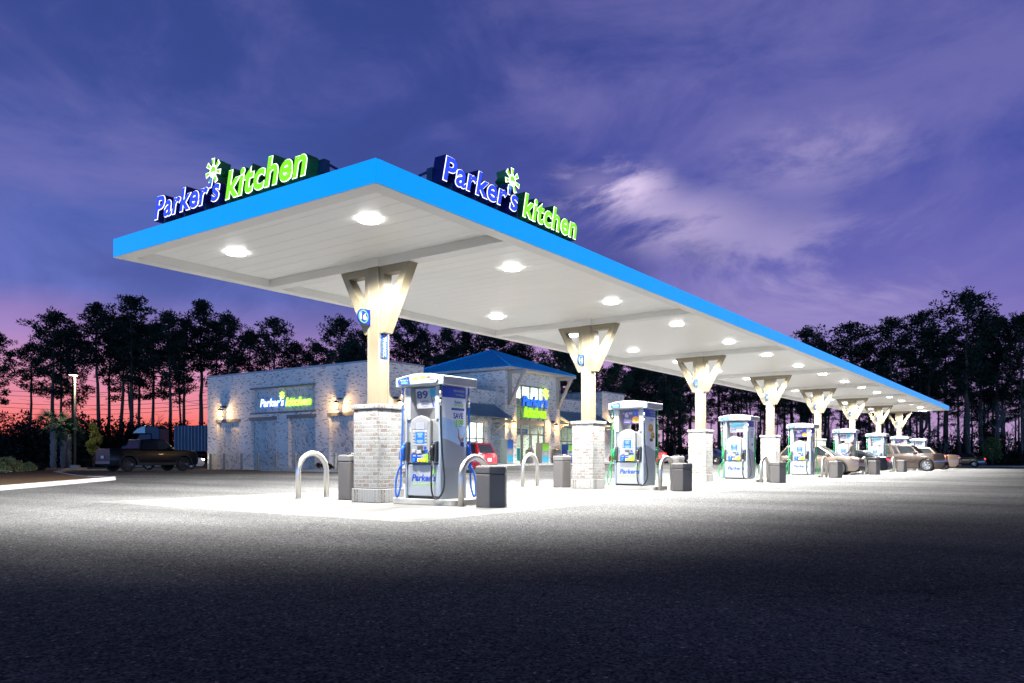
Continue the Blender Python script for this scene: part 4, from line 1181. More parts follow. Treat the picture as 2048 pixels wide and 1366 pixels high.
# right block with a herringbone niche and its side
RN = (62.3 - SX, 64.9 - SX, ZG, 3.5)
wall, back = relief_wall(FF, XR0, XR1, ZG, ZTOP, [RN], .25); wall.build('front_wall', B_wall, store, recalc=False); back.build('niche_panels', B_herr, store, recalc=False)
mb = MB(); mb.flat(FX(XR0, 12, 0), [(0, 4.5), (12, 4.5), (12, ZTOP), (0, ZTOP)]); mb.flat(Fr((XR1, 0, 0), (0, 1, 0), (0, 0, 1)), [(0, ZG), (14, ZG), (14, ZTOP), (0, ZTOP)]); mb.flat(Fr((0, 14, 0), (-1, 0, 0), (0, 0, 1)), [(-XR1, ZG), (-XB, ZG), (-XB, ZTOP), (-XR1, ZTOP)])
mb.build('block_roof', B_wall, store, recalc=False)
mb = MB(); mb.box(XR0 - .05, XR1 + .05, -.05, .25, ZTOP, ZTOP + .12); mb.box(XR0 - .05, XR0 + .2, .25, 12, ZTOP, ZTOP + .12); mb.build('coping', M_cop, store, bevel=.015)
# tower
ZE = 7.42
FT = FY(0, TY - .35, 0)
GL = (47.95 - SX, 51.85 - SX, .42, 6.48)
wall, _ = relief_wall(FT, TX0, TX1, ZG, ZE, [], .35, skip=(GL,))
FTL = FX(TX0, 8, 0)
wall.flat(FTL, [(0, ZG), (8.35, ZG), (8.35, ZE), (0, ZE)]); wall.flat(Fr((TX1, TY - .35, 0), (0, 1, 0), (0, 0, 1)), [(0, ZG), (8.35, ZG), (8.35, ZE), (0, ZE)])
wall.build('tower_wall', B_wall, store, recalc=False)
ov = .95; X0, X1, Y0, Y1 = TX0 - ov * .75, TX1 + ov, TY - .35 - ov, 8.9
apx = ((X0 + X1) / 2, (Y0 + Y1) / 2, ZE + 2.15)
mb = MB()
def slope(p, q, a, n):
    """Roof plane p-q-a with raised seams running up it."""
    p, q, a = Vector(p), Vector(q), Vector(a)
    nn = (q - p).cross(a - p).normalized()
    if nn.z < 0: nn = -nn
    mb.add([p, q, a], [(0, 1, 2)])
    for i in range(1, n):
        t = i / n; s = p.lerp(q, t); k = min(1.0, (t / .5) if t < .5 else (1 - t) / .5)
        mid = (p + q) / 2; updir = (a - mid)
        e = s + updir * k * .985
        w = (q - p).normalized() * .028
        mb.add([s - w, s + w, e + w, e - w, s - w + nn * .06, s + w + nn * .06, e + w + nn * .06, e - w + nn * .06], [(4, 5, 6, 7), (0, 1, 5, 4), (1, 2, 6, 5), (2, 3, 7, 6), (3, 0, 4, 7)])
c = [(X0, Y0, ZE + .14), (X1, Y0, ZE + .14), (X1, Y1, ZE + .14), (X0, Y1, ZE + .14)]
for i in range(4): slope(c[i], c[(i + 1) % 4], apx, 22)
for p in c: 
    v = Vector(apx) - Vector(p); mb.tube([Vector(p) + Vector((0, 0, .05)), Vector(apx) + Vector((0, 0, .05))], .07, 6)
mb.build('tower_roof', M_roof, store)
mb = MB(); mb.box(X0 + .01, X1 - .01, Y0 + .01, Y1 - .01, ZE + .0, ZE + .02); mb.box(X0, X1, Y0 - .02, Y0, ZE - .04, ZE + .14); mb.box(X0 - .02, X0, Y0 - .02, Y1, ZE - .04, ZE + .14); mb.box(X1, X1 + .02, Y0 - .02, Y1, ZE - .04, ZE + .14)
mb.build('eave', M_soff, store)
def knee_brace(x, z0, z1, reach, Fy, w=.16, mats=M_tim):
    """Timber bracket projecting from a wall: post, beam, diagonal."""
    F = Fr((x, Fy, 0), (0, -1, 0), (0, 0, 1)); mb = MB()
    mb.rect(F, .004, .004 + w, z0, z1, -w / 2, w / 2)
    mb.rect(F, .004 + w, reach, z1 - w, z1, -w / 2, w / 2)
    mb.poly(F, [(.004 + w, z0 + .1), (.004 + w, z0 + .45), (reach * .86 - .12, z1 - w), (reach * .86 + .12, z1 - w)], -w * .42, w * .42)
    return mb.build('eave_bracket', mats, store, bevel=.012, seg=1)
for x in (TX0 + .42, TX1 - .42): knee_brace(x, 4.85, ZE - .03, 1.5, TY - .35, .24)
# shed awnings
def awning(x0, x1, zt, zb, proj, nb, warm=False):
    P0, P1 = Vector((x0, YM - .02, zt)), Vector((x1, YM - .02, zt)); Q0, Q1 = Vector((x0, YM - proj, zb)), Vector((x1, YM - proj, zb))
    mb = MB(); nn = (P1 - P0).cross(Q0 - P0).normalized(); nn = nn if nn.z > 0 else -nn
    dn = -nn * .05
    mb.add([P0, P1, Q1, Q0, P0 + dn, P1 + dn, Q1 + dn, Q0 + dn], [(0, 1, 2, 3), (4, 7, 6, 5), (0, 4, 5, 1), (1, 5, 6, 2), (2, 6, 7, 3), (3, 7, 4, 0)])
    n = max(4, int((x1 - x0) / .42))
    for i in range(n + 1):
        t = i / n; s, e = P0.lerp(P1, t), Q0.lerp(Q1, t); w = Vector((.022, 0, 0))
        mb.add([s - w, s + w, e + w, e - w, s - w + nn * .05, s + w + nn * .05, e + w + nn * .05, e - w + nn * .05], [(4, 5, 6, 7), (0, 1, 5, 4), (1, 2, 6, 5), (2, 3, 7, 6), (3, 0, 4, 7)])
    aw = mb.build('awning', M_awn, store)
    for i in range(nb):
        x = x0 + .12 + (x1 - x0 - .24) * i / (nb - 1)
        F = Fr((x, YM, 0), (0, -1, 0), (0, 0, 1)); mb = MB(); w = .16
        sl = (zt - zb) / proj
        mb.rect(F, .004, w, zb - 1.25, zt - .2, -w / 2, w / 2)
        mb.rect(F, w, proj - .1, zb - .30, zb - .12, -w / 2, w / 2)
        mb.poly(F, [(w, zt - .25), (w, zt - .45), (proj - .1, zb - .12), (proj - .1, zb + .0)], -w * .4, w * .4)
        mb.poly(F, [(w, zb - 1.2), (w, zb - .9), (proj * .62 - .1, zb - .3), (proj * .62 + .12, zb - .3)], -w * .4, w * .4)
        mb.build('awning_bracket', M_tim, aw, bevel=.01, seg=1)
awning(38.2 - SX, 46.2 - SX, 4.85, 3.82, 1.75, 3)
awning(54.15 - SX, 61.6 - SX, 4.85, 3.82, 1.75, 3)
# windows
def window(F, r, cols, rows, dep=-.12, fw=.07, door=None):
    a0, a1, b0, b1 = r
    mb = MB()
    mb.rect(F, a0, a0 + fw, b0, b1, dep - .05, dep + .05); mb.rect(F, a1 - fw, a1, b0, b1, dep - .05, dep + .05)
    mb.rect(F, a0 + fw, a1 - fw, b0, b0 + fw, dep - .05, dep + .05); mb.rect(F, a0 + fw, a1 - fw, b1 - fw, b1, dep - .05, dep + .05)
    for x in cols: mb.rect(F, x - fw / 2, x + fw / 2, b0 + fw, b1 - fw, dep - .047, dep + .047)
    for z in rows: mb.rect(F, a0 + fw, a1 - fw, z - fw / 2, z + fw / 2, dep - .044, dep + .044)
    w = mb.build('window', M_frame, store)
    mb = MB(); mb.rect(F, a0 + .03, a1 - .03, b0 + .03, b1 - .03, dep - .004, dep + .004); mb.build('pane', M_glass, w)
    return w
for r in (LW, RW, RW2, LW2): window(FM, r, [r[0] + (r[1] - r[0]) * .36, r[0] + (r[1] - r[0]) * .72], [2.35])
gw = window(FT, GL, [GL[0] + .78, GL[1] - .78, (GL[0] + GL[1]) / 2], [2.75], fw=.10)
mb = MB(); mb.rect(FT, GL[0] + .10, GL[1] - .10, 3.46, 3.84, -.10, -.02); mb.build('transom_band', M_frame, gw)
mb = MB()
for a in (GL[0] + .83, (GL[0] + GL[1]) / 2 + .06): mb.rect(FT, a, a + .09, .44, 2.72, -.068, -.03); mb.rect(FT, a + 1.0, a + 1.09, .44, 2.72, -.068, -.03); mb.rect(FT, a + .09, a + 1.0, .44, .62, -.068, -.03)
d_ = mb.build('entrance_door', M_frame, store)
mb = MB()
for a in ((GL[0] + GL[1]) / 2 - .12, (GL[0] + GL[1]) / 2 + .16): mb.tube([FT.p(a, 1.1, .0), FT.p(a, 1.9, .0)], .02, 6)
mb.build('handle', M_chrome, d_)
# shop interior
mb = MB()
mb.box(XB + .1, XR0 - .1, 7.6, 7.7, .2, 6.9); mb.box(XB + .1, XR0 - .1, YM + .3, 7.6, .30, .36)
mb.box(XB + .1, TX0 - .1, YM + .3, 7.6, 4.2, 4.3); mb.box(TX1 + .1, XR0 - .1, YM + .3, 7.6, 4.2, 4.3)
mb.box(TX0 + .1, TX1 - .1, .1, 7.6, 7.0, 7.1)
mb.build('shop_interior', M_inwall, store)
mb = MB()
for x in (47.6, 49.6, 51.6): mb.box(x - SX, x - SX + .18, 1.2, 7.4, 5.6, 5.85)
for x in (48.3, 50.6): mb.box(x - SX, x - SX + .12, 6.8, 6.95, .4, 6.9)
mb.build('shop_beams', M_inbeam, store)
mb = MB()
for x0, x1, y, h in ((38.6, 41.5, 3.0, 1.5), (42.0, 45.6, 3.4, 1.6), (46.9, 48.5, 4.2, 1.7), (51.0, 53.4, 4.2, 1.8), (55, 57.8, 3.2, 1.6), (58.6, 61, 3.4, 1.6)):
    mb.box(x0 - SX, x1 - SX, y, y + .7, .37, h)
mb.build('shop_shelving', mat('shelf stock', (.30, .34, .40), .5, var=.9, vs=9), store)
mb = MB(); mb.rect(FT, 49.0 - SX, 51.1 - SX, 2.85, 3.22, -1.2, -1.14); hb = mb.build('hanging_banner', M_skyblue, store)
mb = MB(); put_text(mb, FT, 'WELCOME', 49.3 - SX, 50.8 - SX, 2.95, 3.12, -1.135, off=.03); mb.build('lettering', M_vwhite, hb)
mb = MB(); mb.rect(FT, 47.2 - SX + .8, 47.9 - SX + .5, 2.35, 3.2, -1.0, -.95); mb.build('hanging_banner', M_skyblue, store)
mb = MB(); mb.rect(FM, 43.4 - SX, 45.0 - SX, 1.05, 2.15, -.5, -.46); mb.build('window_poster', M_skyblue, store)
mb = MB(); mb.rect(FT, 49.25 - SX, 49.65 - SX, .75, 1.7, -.9, -.85); mb.rect(FT, 51.3 - SX, 51.6 - SX, .9, 1.6, -.9, -.85); mb.build('door_poster', M_teal, store)
def area(name, loc, sx, sy, power, color=(1, .97, .82)):
    l = bpy.data.lights.new(name, 'AREA'); l.shape = 'RECTANGLE'; l.size = sx; l.size_y = sy; l.energy = power; l.color = color
    o = bpy.data.objects.new(name, l); C.objects.link(o); o.location = loc; return o
area('shop_lamp', (50.0, SY + 1.6, 3.4), 3, .6, 900); area('shop_lamp', (42.3, SY + 3.5, 4.15), 6, 3, 1500); area('shop_lamp', (57.8, SY + 3.5, 4.15), 6, 3, 1500, (.96, 1, .80)); area('shop_lamp', (50.2, SY + 3.6, 6.9), 5, 4, 1800)
# signs on the shop
def shop_sign(F, label, words, suns, dep=.10):
    root = thing('store_sign', label, 'sign', F.o); Fl = Fr((0, 0, 0), F.r, F.u)
    for nm, body, box, face, ch in words:
        mb = MB(); put_text(mb, Fl, body, *box, d=dep - .012, shear=.22, off=.055, thick=dep - .02, grow=.03, spacing=1.05); w = mb.build(nm, ch, root)
        mb = MB(); put_text(mb, Fl, body, *box, d=dep, shear=.22, off=.04, grow=.012, spacing=1.05); mb.build('lit_face', face, w)
    sx, sy, r, face = suns
    mb = MB()
    for pl in sun_polys(sx, sy, r): mb.poly(Fl, pl, .01, dep)
    mb.build('sun_emblem', face, root)
    return root
M_em_w2 = mat('lit white letters', (.9, .9, .95), .3, emit=(.85, .9, 1.), es=1.6)
M_em_b2 = mat('lit bright blue letters', (.02, .15, .8), .3, emit=(.01, .17, .95), es=1.1)
M_em_g2 = mat('lit bright lime letters', (.3, .8, .02), .3, emit=(.42, .95, .02), es=1.15)
F = FX(SX + .275, 43.07, 4.47)
shop_sign(F, 'lit white and lime sign in the recess of the long brick side wall', (('white_word', "Parker's", (-2.62, -.08, 0, .56), M_em_w2, M_em_b2), ('lime_word', 'kitchen', (.06, 2.62, -.02, .52), M_em_yellowgreen, M_em_g2)), (-.34, .72, .25, M_em_yellowgreen))
F = FY(50.0, SY - .55, 4.05)
ts = shop_sign(F, 'lit blue over lime sign hung across the glass entrance tower', (('blue_word', "Parker's", (-1.72, 1.72, .82, 1.62), M_em_b2, M_signblue), ('lime_word', 'kitchen', (-1.4, 1.5, 0, .74), M_em_g2, M_em_green)), (1.52, 1.90, .42, M_em_yellowgreen), .14)
mb = MB(); mb.rect(Fr((0, 0, 0), (1, 0, 0), (0, 0, 1)), -1.95, 1.95, .76, .82, -.10, -.04); mb.rect(Fr((0, 0, 0), (1, 0, 0), (0, 0, 1)), -1.95, 1.95, -.10, -.04, -.10, -.04); mb.build('hanger_rail', M_frame, ts)
# lanterns
def lantern(F, label):
    root = thing('wall_lantern', label, 'wall light', F.o, 0, 'warm lanterns on the shop walls'); Fl = Fr((0, 0, 0), F.r, F.u)
    mb = MB(); mb.rect(Fl, -.16, .16, .42, .54, .0, .10); mb.tube([Fl.p(0, .46, .08), Fl.p(0, .52, .28), Fl.p(0, .40, .36), Fl.p(0, .34, .36)], .022, 6)
    mb.build('bracket_arm', M_lant, root)
    c = Fl.p(0, 0, .36)
    mb = MB(); mb.lathe(c, (0, 0, 1), [(.05, .36), (.20, .24), (.20, .22), (.04, .22)], 8); mb.lathe(c, (0, 0, 1), [(.12, -.24), (.14, -.22), (.14, -.20), (.05, -.20)], 8)
    for i in range(4):
        a = PI / 4 + i * PI / 2; mb.tube([c + Vector((.15 * math.cos(a), .15 * math.sin(a), .22)), c + Vector((.12 * math.cos(a), .12 * math.sin(a), -.2))], .010, 5)
    mb.build('cage', M_lant, root)
    mb = MB(); mb.lathe(c, (0, 0, 1), [(.07, -.18), (.10, -.05), (.11, .1), (.08, .19)], 10); mb.build('lamp_glass', M_warm, root)
    l = bpy.data.lights.new('lantern_bulb', 'POINT'); l.energy = 260; l.color = (1, .60, .24); l.shadow_soft_size = .1
    o = bpy.data.objects.new('lantern_bulb', l); C.objects.link(o); o.location = F.p(0, .02, .54)
lantern(FX(SX, 49.5, 4.15), 'lit warm wall lantern on the side wall, nearest the far left corner')
lantern(FX(SX, 37.4, 4.20), 'lit warm wall lantern on the side wall right of its lit sign')
lantern(FY(35.4, SY, 4.2), 'lit warm wall lantern on the front wall behind the first pump')
lantern(FY(47.1, SY - .35, 3.35), 'lit warm wall lantern left of the glass entrance')
lantern(FY(52.95, SY - .35, 3.35), 'lit warm wall lantern right of the glass entrance')
lantern(FY(63.6, SY, 4.2), 'lit warm wall lantern at the right end of the shop front')
# bollards along the side wall and by the door
def bollard(x, y, label, h=1.08):
    root = thing('bollard', label, 'bollard', (x, y, G(x, y)), 0, 'tan bollards by the shop')
    if not hasattr(bollard, 'pr'):
        mb = MB(); mb.lathe((0, 0, 0), (0, 0, 1), [(.085, 0), (.085, h - .07), (.075, h - .03), (.04, h)], 16); a = mb.build('sleeve', M_boll, root)
        mb = MB(); mb.lathe((0, 0, 0), (0, 0, 1), [(.088, h - .22), (.088, h - .17)], 16); b = mb.build('reflective_band', M_pale, root); bollard.pr = (a, b)
    else:
        for p in bollard.pr:
            c = p.copy(); C.objects.link(c); c.parent = root
ORD = ['leftmost', 'second', 'third', 'fourth', 'fifth', 'sixth', 'seventh', 'eighth']
for i, u in enumerate((421, 448, 483, 517, 553, 591, 631, 671)):
    bollard(32.7, at_x(u, 32.7), f'tan bollard along the brick side wall, {ORD[i]} from the left corner' if i else 'tan bollard along the brick side wall, leftmost at the corner', 1.16)
bollard(47.6, 31.9, 'tan bollard on the pavement left of the shop entrance', 1.2); bollard(52.5, 31.9, 'tan bollard on the pavement right of the shop entrance', 1.2)
# litter bins, box, poster stands by the door
def ribbed_can(x, y, label):
    z = G(x, 32.4) + .13
    root = thing('litter_can', label, 'bin', (x, y, z), 0)
    mb = MB(); mb.lathe((0, 0, 0), (0, 0, 1), [(.28, .003), (.28, .95)], 20)
    for i in range(20):
        a = 2 * PI * i / 20; mb.box(.285 * math.cos(a) - .02, .285 * math.cos(a) + .02, .285 * math.sin(a) - .02, .285 * math.sin(a) + .02, .05, .93)
    mb.build('slatted_body', M_frame, root)
    mb = MB(); mb.lathe((0, 0, .95), (0, 0, 1), [(.32, .003), (.32, .06), (.22, .16), (.10, .20)], 20); mb.build('lid', M_binlid, root)
ribbed_can(48.6, 32.9, 'slatted grey litter can left of the shop door'); ribbed_can(52.9, 33.2, 'slatted grey litter can right of the shop door')
def poster_box(x, y, w, h, label, cols, nm='ice_chest', cat='display'):
    z = G(x, 32.4) + .13
    root = thing(nm, label, cat, (x, y, z)); F = FY(0, -.3, 0)
    mb = MB(); mb.box(-w / 2, w / 2, -.3, .3, .003, h); b = mb.build('casing', cols[0], root, bevel=.02)
    mb = MB(); mb.m = 0; mb.rect(F, -w / 2 + .05, w / 2 - .05, h * .62, h - .06, .002, .008); mb.m = 1; mb.rect(F, -w / 2 + .05, w / 2 - .05, .10, h * .34, .002, .008)
    mb.m = 2; mb.disc(F, 0, h * .48, w * .22, h * .08, .002, .008)
    mb.build('poster', cols[1:], root)
poster_box(49.85, 32.6, .95, 1.55, 'white and teal display box beside the entrance litter can', (M_pale, M_lime, M_teal, M_vwhite))
poster_box(53.6, 32.6, .95, 1.5, 'dark blue poster box right of the entrance', (M_signblue, M_lime, M_navy, M_vwhite))
poster_box(46.1, 33.2, .8, 1.75, 'pale ice chest with blue panels left of the entrance tower', (M_pale, M_skyblue, M_teal, M_vwhite))
poster_box(55.2, 33.2, 1.3, 1.15, 'yellow and blue crate stand under the right shop window', (M_cheese, M_cheese, M_skyblue, M_vwhite), 'crate_stand', 'display')
# ------------------------------------------------------------------ vehicles: local +x is forward, origin on the ground under the middle
M_tyre = mat('tyre rubber', (.018, .018, .019), .75, var=.2, vs=20)
M_rimd = mat('dark alloy', (.08, .08, .085), .3, metal=.9, var=.1)
M_rims = mat('silver alloy', (.5, .5, .5), .25, metal=.9, var=.05)
M_cglass = mat('tinted car glass', (.012, .016, .02), .06, spec=.45)
M_trim = mat('black car trim', (.015, .015, .016), .5, var=.15)
M_under = mat('underbody black', (.008, .008, .008), .9)
M_tail = mat('unlit tail lamp', (.30, .008, .008), .2, coat=.5)
M_tail_on = mat('lit tail lamp', (.8, .02, .02), .2, emit=(1, .03, .02), es=3.5)
M_amber_on = mat('lit amber lamp', (.9, .35, .05), .2, emit=(1, .30, .06), es=5)
M_headl = mat('clear head lamp', (.6, .62, .65), .12, metal=.4, coat=.6)
M_head_on = mat('lit head lamp', (1, 1, .95), .2, emit=(1, .93, .75), es=18)
M_plate = mat('number plate white', (.65, .66, .68), .4, var=.05)
def paint(name, c, metal=.55, rough=.28): return mat(name, c, rough, metal=metal, coat=.8, var=.04, vs=2)

def ellipse_arc(cx, cz, r, a0, a1, n): return [(cx + r * math.cos(a0 + (a1 - a0) * i / n), cz + r * math.sin(a0 + (a1 - a0) * i / n)) for i in range(n + 1)]

def vehicle(name, label, cat, L, W, H, wb, wr, top, cab, pm, rim_m, loc, heading, group=None, ground=.24, front_off=None, tails=None, heads=None, lift=0., spokes=5, bed=None, clad=False, plate='rear', roofrails=False, rgl=True):
    """top: (x,z) body outline from rear to front above the sills; cab: side outline of the cabin (xb_r, xt_r, xt_f, xb_f, zbelt_r, zbelt_f, ztop)."""
    root = thing(name, label, cat, (loc[0], loc[1], G(*loc) + .004), heading, group)
    S = Fr((0, 0, 0), (1, 0, 0), (0, 0, 1))                    # a = x, b = z, n = -y
    xf = wb / 2 + (front_off or 0); xr = -wb / 2 + (front_off or 0)
    ar = wr * 1.17
    bot = ground
    hw = W / 2
    zc = wr
    def plan(x, z):                                            # half width: rounded in plan at both ends, tucked in above and below
        t = max(0, (abs(x) - (L / 2 - .85)) / .85)
        k = 1 - .17 * t ** 2.4
        zm = .62 * (H / 1.7)
        k *= 1 - .06 * max(0, (z - zm) / .5) ** 1.6 - .05 * max(0, (zm - z) / .5) ** 2
        return hw * k
    imax = max(range(len(top)), key=lambda i: top[i][0]); imin = min(range(len(top)), key=lambda i: top[i][0])
    lo_r, up, lo_f = top[:imin + 1], top[imin:imax + 1], top[imax:]
    def interp(pl, x, pick):
        zs = []
        for (xa, za), (xb, zb_) in zip(pl, pl[1:]):
            if min(xa, xb) - 1e-9 <= x <= max(xa, xb) + 1e-9 and abs(xb - xa) > 1e-9: zs.append(za + (zb_ - za) * (x - xa) / (xb - xa))
        return pick(zs) if zs else None
    def ztop(x): return interp(up, x, max)
    def zlow(x):
        z = interp(lo_r, x, max) if x < lo_r[0][0] else interp(lo_f, x, max) if x > lo_f[-1][0] else None
        if z is None: z = bot
        for cx in (xf, xr):
            if abs(x - cx) < ar: z = max(z, zc + math.sqrt(ar * ar - (x - cx) ** 2))
        return z
    x0_, x1_ = top[imin][0], top[imax][0]
    st = {x0_ + .004, x1_ - .004}
    k_ = 0
    while k_ * .09 < x1_ - x0_: st.add(x0_ + .004 + k_ * .09); k_ += 1
    for q in (.012, .025, .045, .07, .1, .14): st |= {x0_ + q, x1_ - q}
    for px_, _z in up: st.add(min(x1_ - .004, max(x0_ + .004, px_)))
    for cx in (xf, xr):
        for q in range(13): st.add(cx - ar * .9995 * math.cos(PI * q / 12))
        st |= {cx - ar - .002, cx + ar + .002}
    st = [x for x in sorted(st) if x0_ < x < x1_]
    xs_ = [st[0]]
    for x in st[1:]:
        if x - xs_[-1] > .0015: xs_.append(x)
    M_, K_ = 9, 7
    mb = MB(); mb.smooth = True; rows = []
    for x in xs_:
        zt_, zl_ = ztop(x), zlow(x); zt_ = max(zt_, zl_ + .004); sh = min(.05, (zt_ - zl_) * .3)
        prof = []
        for j in range(M_): prof.append((plan(x, zl_ + (zt_ - sh - zl_) * j / (M_ - 1)), zl_ + (zt_ - sh - zl_) * j / (M_ - 1)))
        yt = plan(x, zt_ - sh)
        for j in range(1, 4): a_ = PI / 2 * j / 3; prof.append((yt - sh * (1 - math.cos(a_)), zt_ - sh + sh * math.sin(a_)))
        yk = prof[-1][0]
        cr = .035 if not bed else .0
        for j in range(1, K_): y = yk * (1 - j / K_); prof.append((y, zt_ + cr * (1 - (y / yk) ** 2)))
        prof.append((0, zt_ + cr))
        full = [(-y, z) for y, z in prof] + [(y, z) for y, z in reversed(prof[:-1])]
        rows.append([(x, y, z) for y, z in full])
    nr = len(rows[0]); mb.v = [p_ for r_ in rows for p_ in r_]
    for i in range(len(rows) - 1):
        for j in range(nr - 1): mb.face((i * nr + j, i * nr + j + 1, (i + 1) * nr + j + 1, (i + 1) * nr + j))
    mb.face(tuple(range(nr))); mb.face(tuple((len(rows) - 1) * nr + j for j in range(nr - 1, -1, -1)))
    body = mb.build('body', pm, root)
    body.data.set_sharp_from_angle(angle=math.radians(38))
    # dark tub between the wheels
    mb = MB(); mb.box(-L / 2 + .25, L / 2 - .25, -hw + .20, hw - .20, bot - .05, bot + .35); mb.build('underbody', M_under, root)
    # cabin
    xbr, xtr, xtf, xbf, zbr, zbf, zt = cab
    wbelt, wtop = hw * .93, hw * .76
    A = [(xbr, wbelt * .96, zbr), (xbf, wbelt * .97, zbf), (xtf, wtop * .97, zt - .02), (xtr, wtop * .97, zt - .03)]
    mb = MB()
    mid = 5
    V = []
    for sgn in (-1, 1):
        for (x, y, z) in A: V.append((x, sgn * y, z))
    xm = (xtf + xtr) / 2
    V += [(xm, -wtop, zt + .02), (xm, wtop, zt + .02), ((xbr + xbf) / 2, -wbelt * 1.0, (zbr + zbf) / 2), ((xbr + xbf) / 2, wbelt * 1.0, (zbr + zbf) / 2)]
    mb.add(V, [(0, 10, 8, 3), (10, 1, 2, 8), (4, 7, 9, 11), (11, 9, 6, 5), (3, 8, 9, 7), (8, 2, 6, 9), (1, 5, 6, 2), (0, 3, 7, 4), (0, 4, 11, 10), (10, 11, 5, 1)])
    cabin = mb.build('roof', pm, root, bevel=.06, seg=3, angle=20)
    def quad_part(nm, pts, m, off=.006, parent=root):
        a, b, c_, d_ = [Vector(p) for p in pts]
        nn = (b - a).cross(d_ - a).normalized(); ctr = (a + b + c_ + d_) / 4
        if nn.dot(ctr - Vector((ctr.x * .6, 0, .8))) < 0: nn = -nn
        mb = MB(); Q = [p + nn * off for p in (a, b, c_, d_)] + [p - nn * .01 for p in (a, b, c_, d_)]
        mb.add(Q, [(0, 1, 2, 3), (7, 6, 5, 4), (0, 4, 5, 1), (1, 5, 6, 2), (2, 6, 7, 3), (3, 7, 4, 0)])
        return mb.build(nm, m, parent, bevel=.012, seg=1)
    lerp = lambda p, q, t: tuple(p[i] + (q[i] - p[i]) * t for i in range(3))
    # side glass in panes between pillars
    for sgn in (-1, 1):
        bl = (xbr, sgn * wbelt * .96, zbr); bm_ = V[10 if sgn < 0 else 11]; bf = (xbf, sgn * wbelt * .97, zbf)
        tl = (xtr, sgn * wtop * .97, zt - .03); tm = V[8 if sgn < 0 else 9]; tf = (xtf, sgn * wtop * .97, zt - .02)
        def pt(t, h):
            b = lerp(bl, bm_, t * 2) if t < .5 else lerp(bm_, bf, t * 2 - 1)
            u = lerp(tl, tm, t * 2) if t < .5 else lerp(tm, tf, t * 2 - 1)
            return lerp(b, u, h)
        for t0, t1 in rgl_panes(cab, rgl):
            quad_part('side_window', [pt(t0, .10), pt(t1, .10), pt(t1, .86), pt(t0, .86)], M_cglass)
    quad_part('windshield', [lerp(V[1], V[5], .07)[:2] + (V[1][2] + .04,), lerp(V[1], V[5], .93)[:2] + (V[1][2] + .04,), lerp(V[2], V[6], .93), lerp(V[2], V[6], .07)], M_cglass, .008)
    quad_part('rear_window', [lerp(lerp(V[0], V[4], .10), lerp(V[3], V[7], .10), .12), lerp(lerp(V[0], V[4], .90), lerp(V[3], V[7], .90), .12), lerp(lerp(V[0], V[4], .90), lerp(V[3], V[7], .90), .86), lerp(lerp(V[0], V[4], .10), lerp(V[3], V[7], .10), .86)], M_cglass, .010)
    # wheels
    for sx, cx in ((1, xf), (-1, xr)):
        for sy in (-1, 1):
            c = (cx, sy * (hw - .135), wr)
            mb = MB(); w = .115; R0 = wr * .66
            mb.lathe(c, (0, sy, 0), [(R0, -w), (wr * .93, -w), (wr, -w * .75), (wr, w * .75), (wr * .94, w), (wr * .80, w * 1.04), (R0, w * .9)], 26, closed=True)
            whl = mb.build('wheel', M_tyre, root)
            mb = MB(); mb.lathe(c, (0, sy, 0), [(R0, .02), (R0, w * .86), (R0 * .93, w * .9), (R0 * .90, .05)], 24)
            mb.lathe(c, (0, sy, 0), [(R0 * .22, .03), (R0 * .22, w * .80), (R0 * .12, w * .86)], 12)
            cc = Vector(c) + Vector((0, sy * w * .72, 0))
            for i in range(spokes):
                a = 2 * PI * i / spokes + .3
                e = Vector((math.cos(a), 0, math.sin(a))); q = Vector((-math.sin(a), 0, math.cos(a)))
                p0, p1 = cc + e * R0 * .15, cc + e * R0 * .93
                wd = R0 * .13; dpt = Vector((0, sy * .02, 0))
                mb.add([p0 - q * wd, p0 + q * wd, p1 + q * wd * .8, p1 - q * wd * .8, p0 - q * wd - dpt, p0 + q * wd - dpt, p1 + q * wd * .8 - dpt, p1 - q * wd * .8 - dpt], [(0, 1, 2, 3), (7, 6, 5, 4), (0, 4, 5, 1), (1, 5, 6, 2), (2, 6, 7, 3), (3, 7, 4, 0)])
            mb.build('rim', rim_m, whl)
            mb = MB(); mb.lathe(c, (0, sy, 0), [(R0 * .9, -.02), (R0 * .9, .03)], 18); mb.build('brake_well', M_under, whl)
    # wheel arch and sill cladding
    if clad:
        for sy in (-1, 1):
            F = Fr((0, sy * (hw - .006), 0), (1, 0, 0), (0, 0, 1))
            mb = MB()
            for cx in (xf, xr):
                a = math.asin((bot - zc) / ar)
                o = ellipse_arc(cx, zc, ar + .075, a, PI - a, 14); i_ = ellipse_arc(cx, zc, ar + .002, a, PI - a, 14)
                for k in range(14):
                    q = [o[k], o[k + 1], i_[k + 1], i_[k]]
                    mb.poly(F, q, -.015 if sy < 0 else -.015, .02)
            mb.rect(F, xr + ar, xf - ar, bot, bot + .14, -.02, .016)
            mb.build('arch_cladding', M_trim, root)
    # door seams, handles, mirrors
    zbelt = (zbr + zbf) / 2
    for sy in (-1, 1):
        F = Fr((0, sy * plan(0, .62 * (H / 1.7)), 0), (1, 0, 0), (0, 0, 1)); o_ = .003 if sy < 0 else -.003
        xs = [xbf - .35, (xbf + xbr) / 2 - .05, xbr + .55] if not bed else [xbf - .35, (xbf + xbr) / 2 - .1, xbr + .12]
        mb = MB()
        for x in xs: mb.rect(F, x - .006, x + .006, bot + .16, zbelt - .16, min(0, o_), max(0, o_))
        mb.build('door_seam', M_under, root)
        for x in xs[1:]:
            mb = MB(); mb.rect(F, x + .06, x + .24, zbelt - .20, zbelt - .165, *( (0, .025) if sy < 0 else (-.025, 0))); mb.build('door_handle', pm, root, bevel=.008)
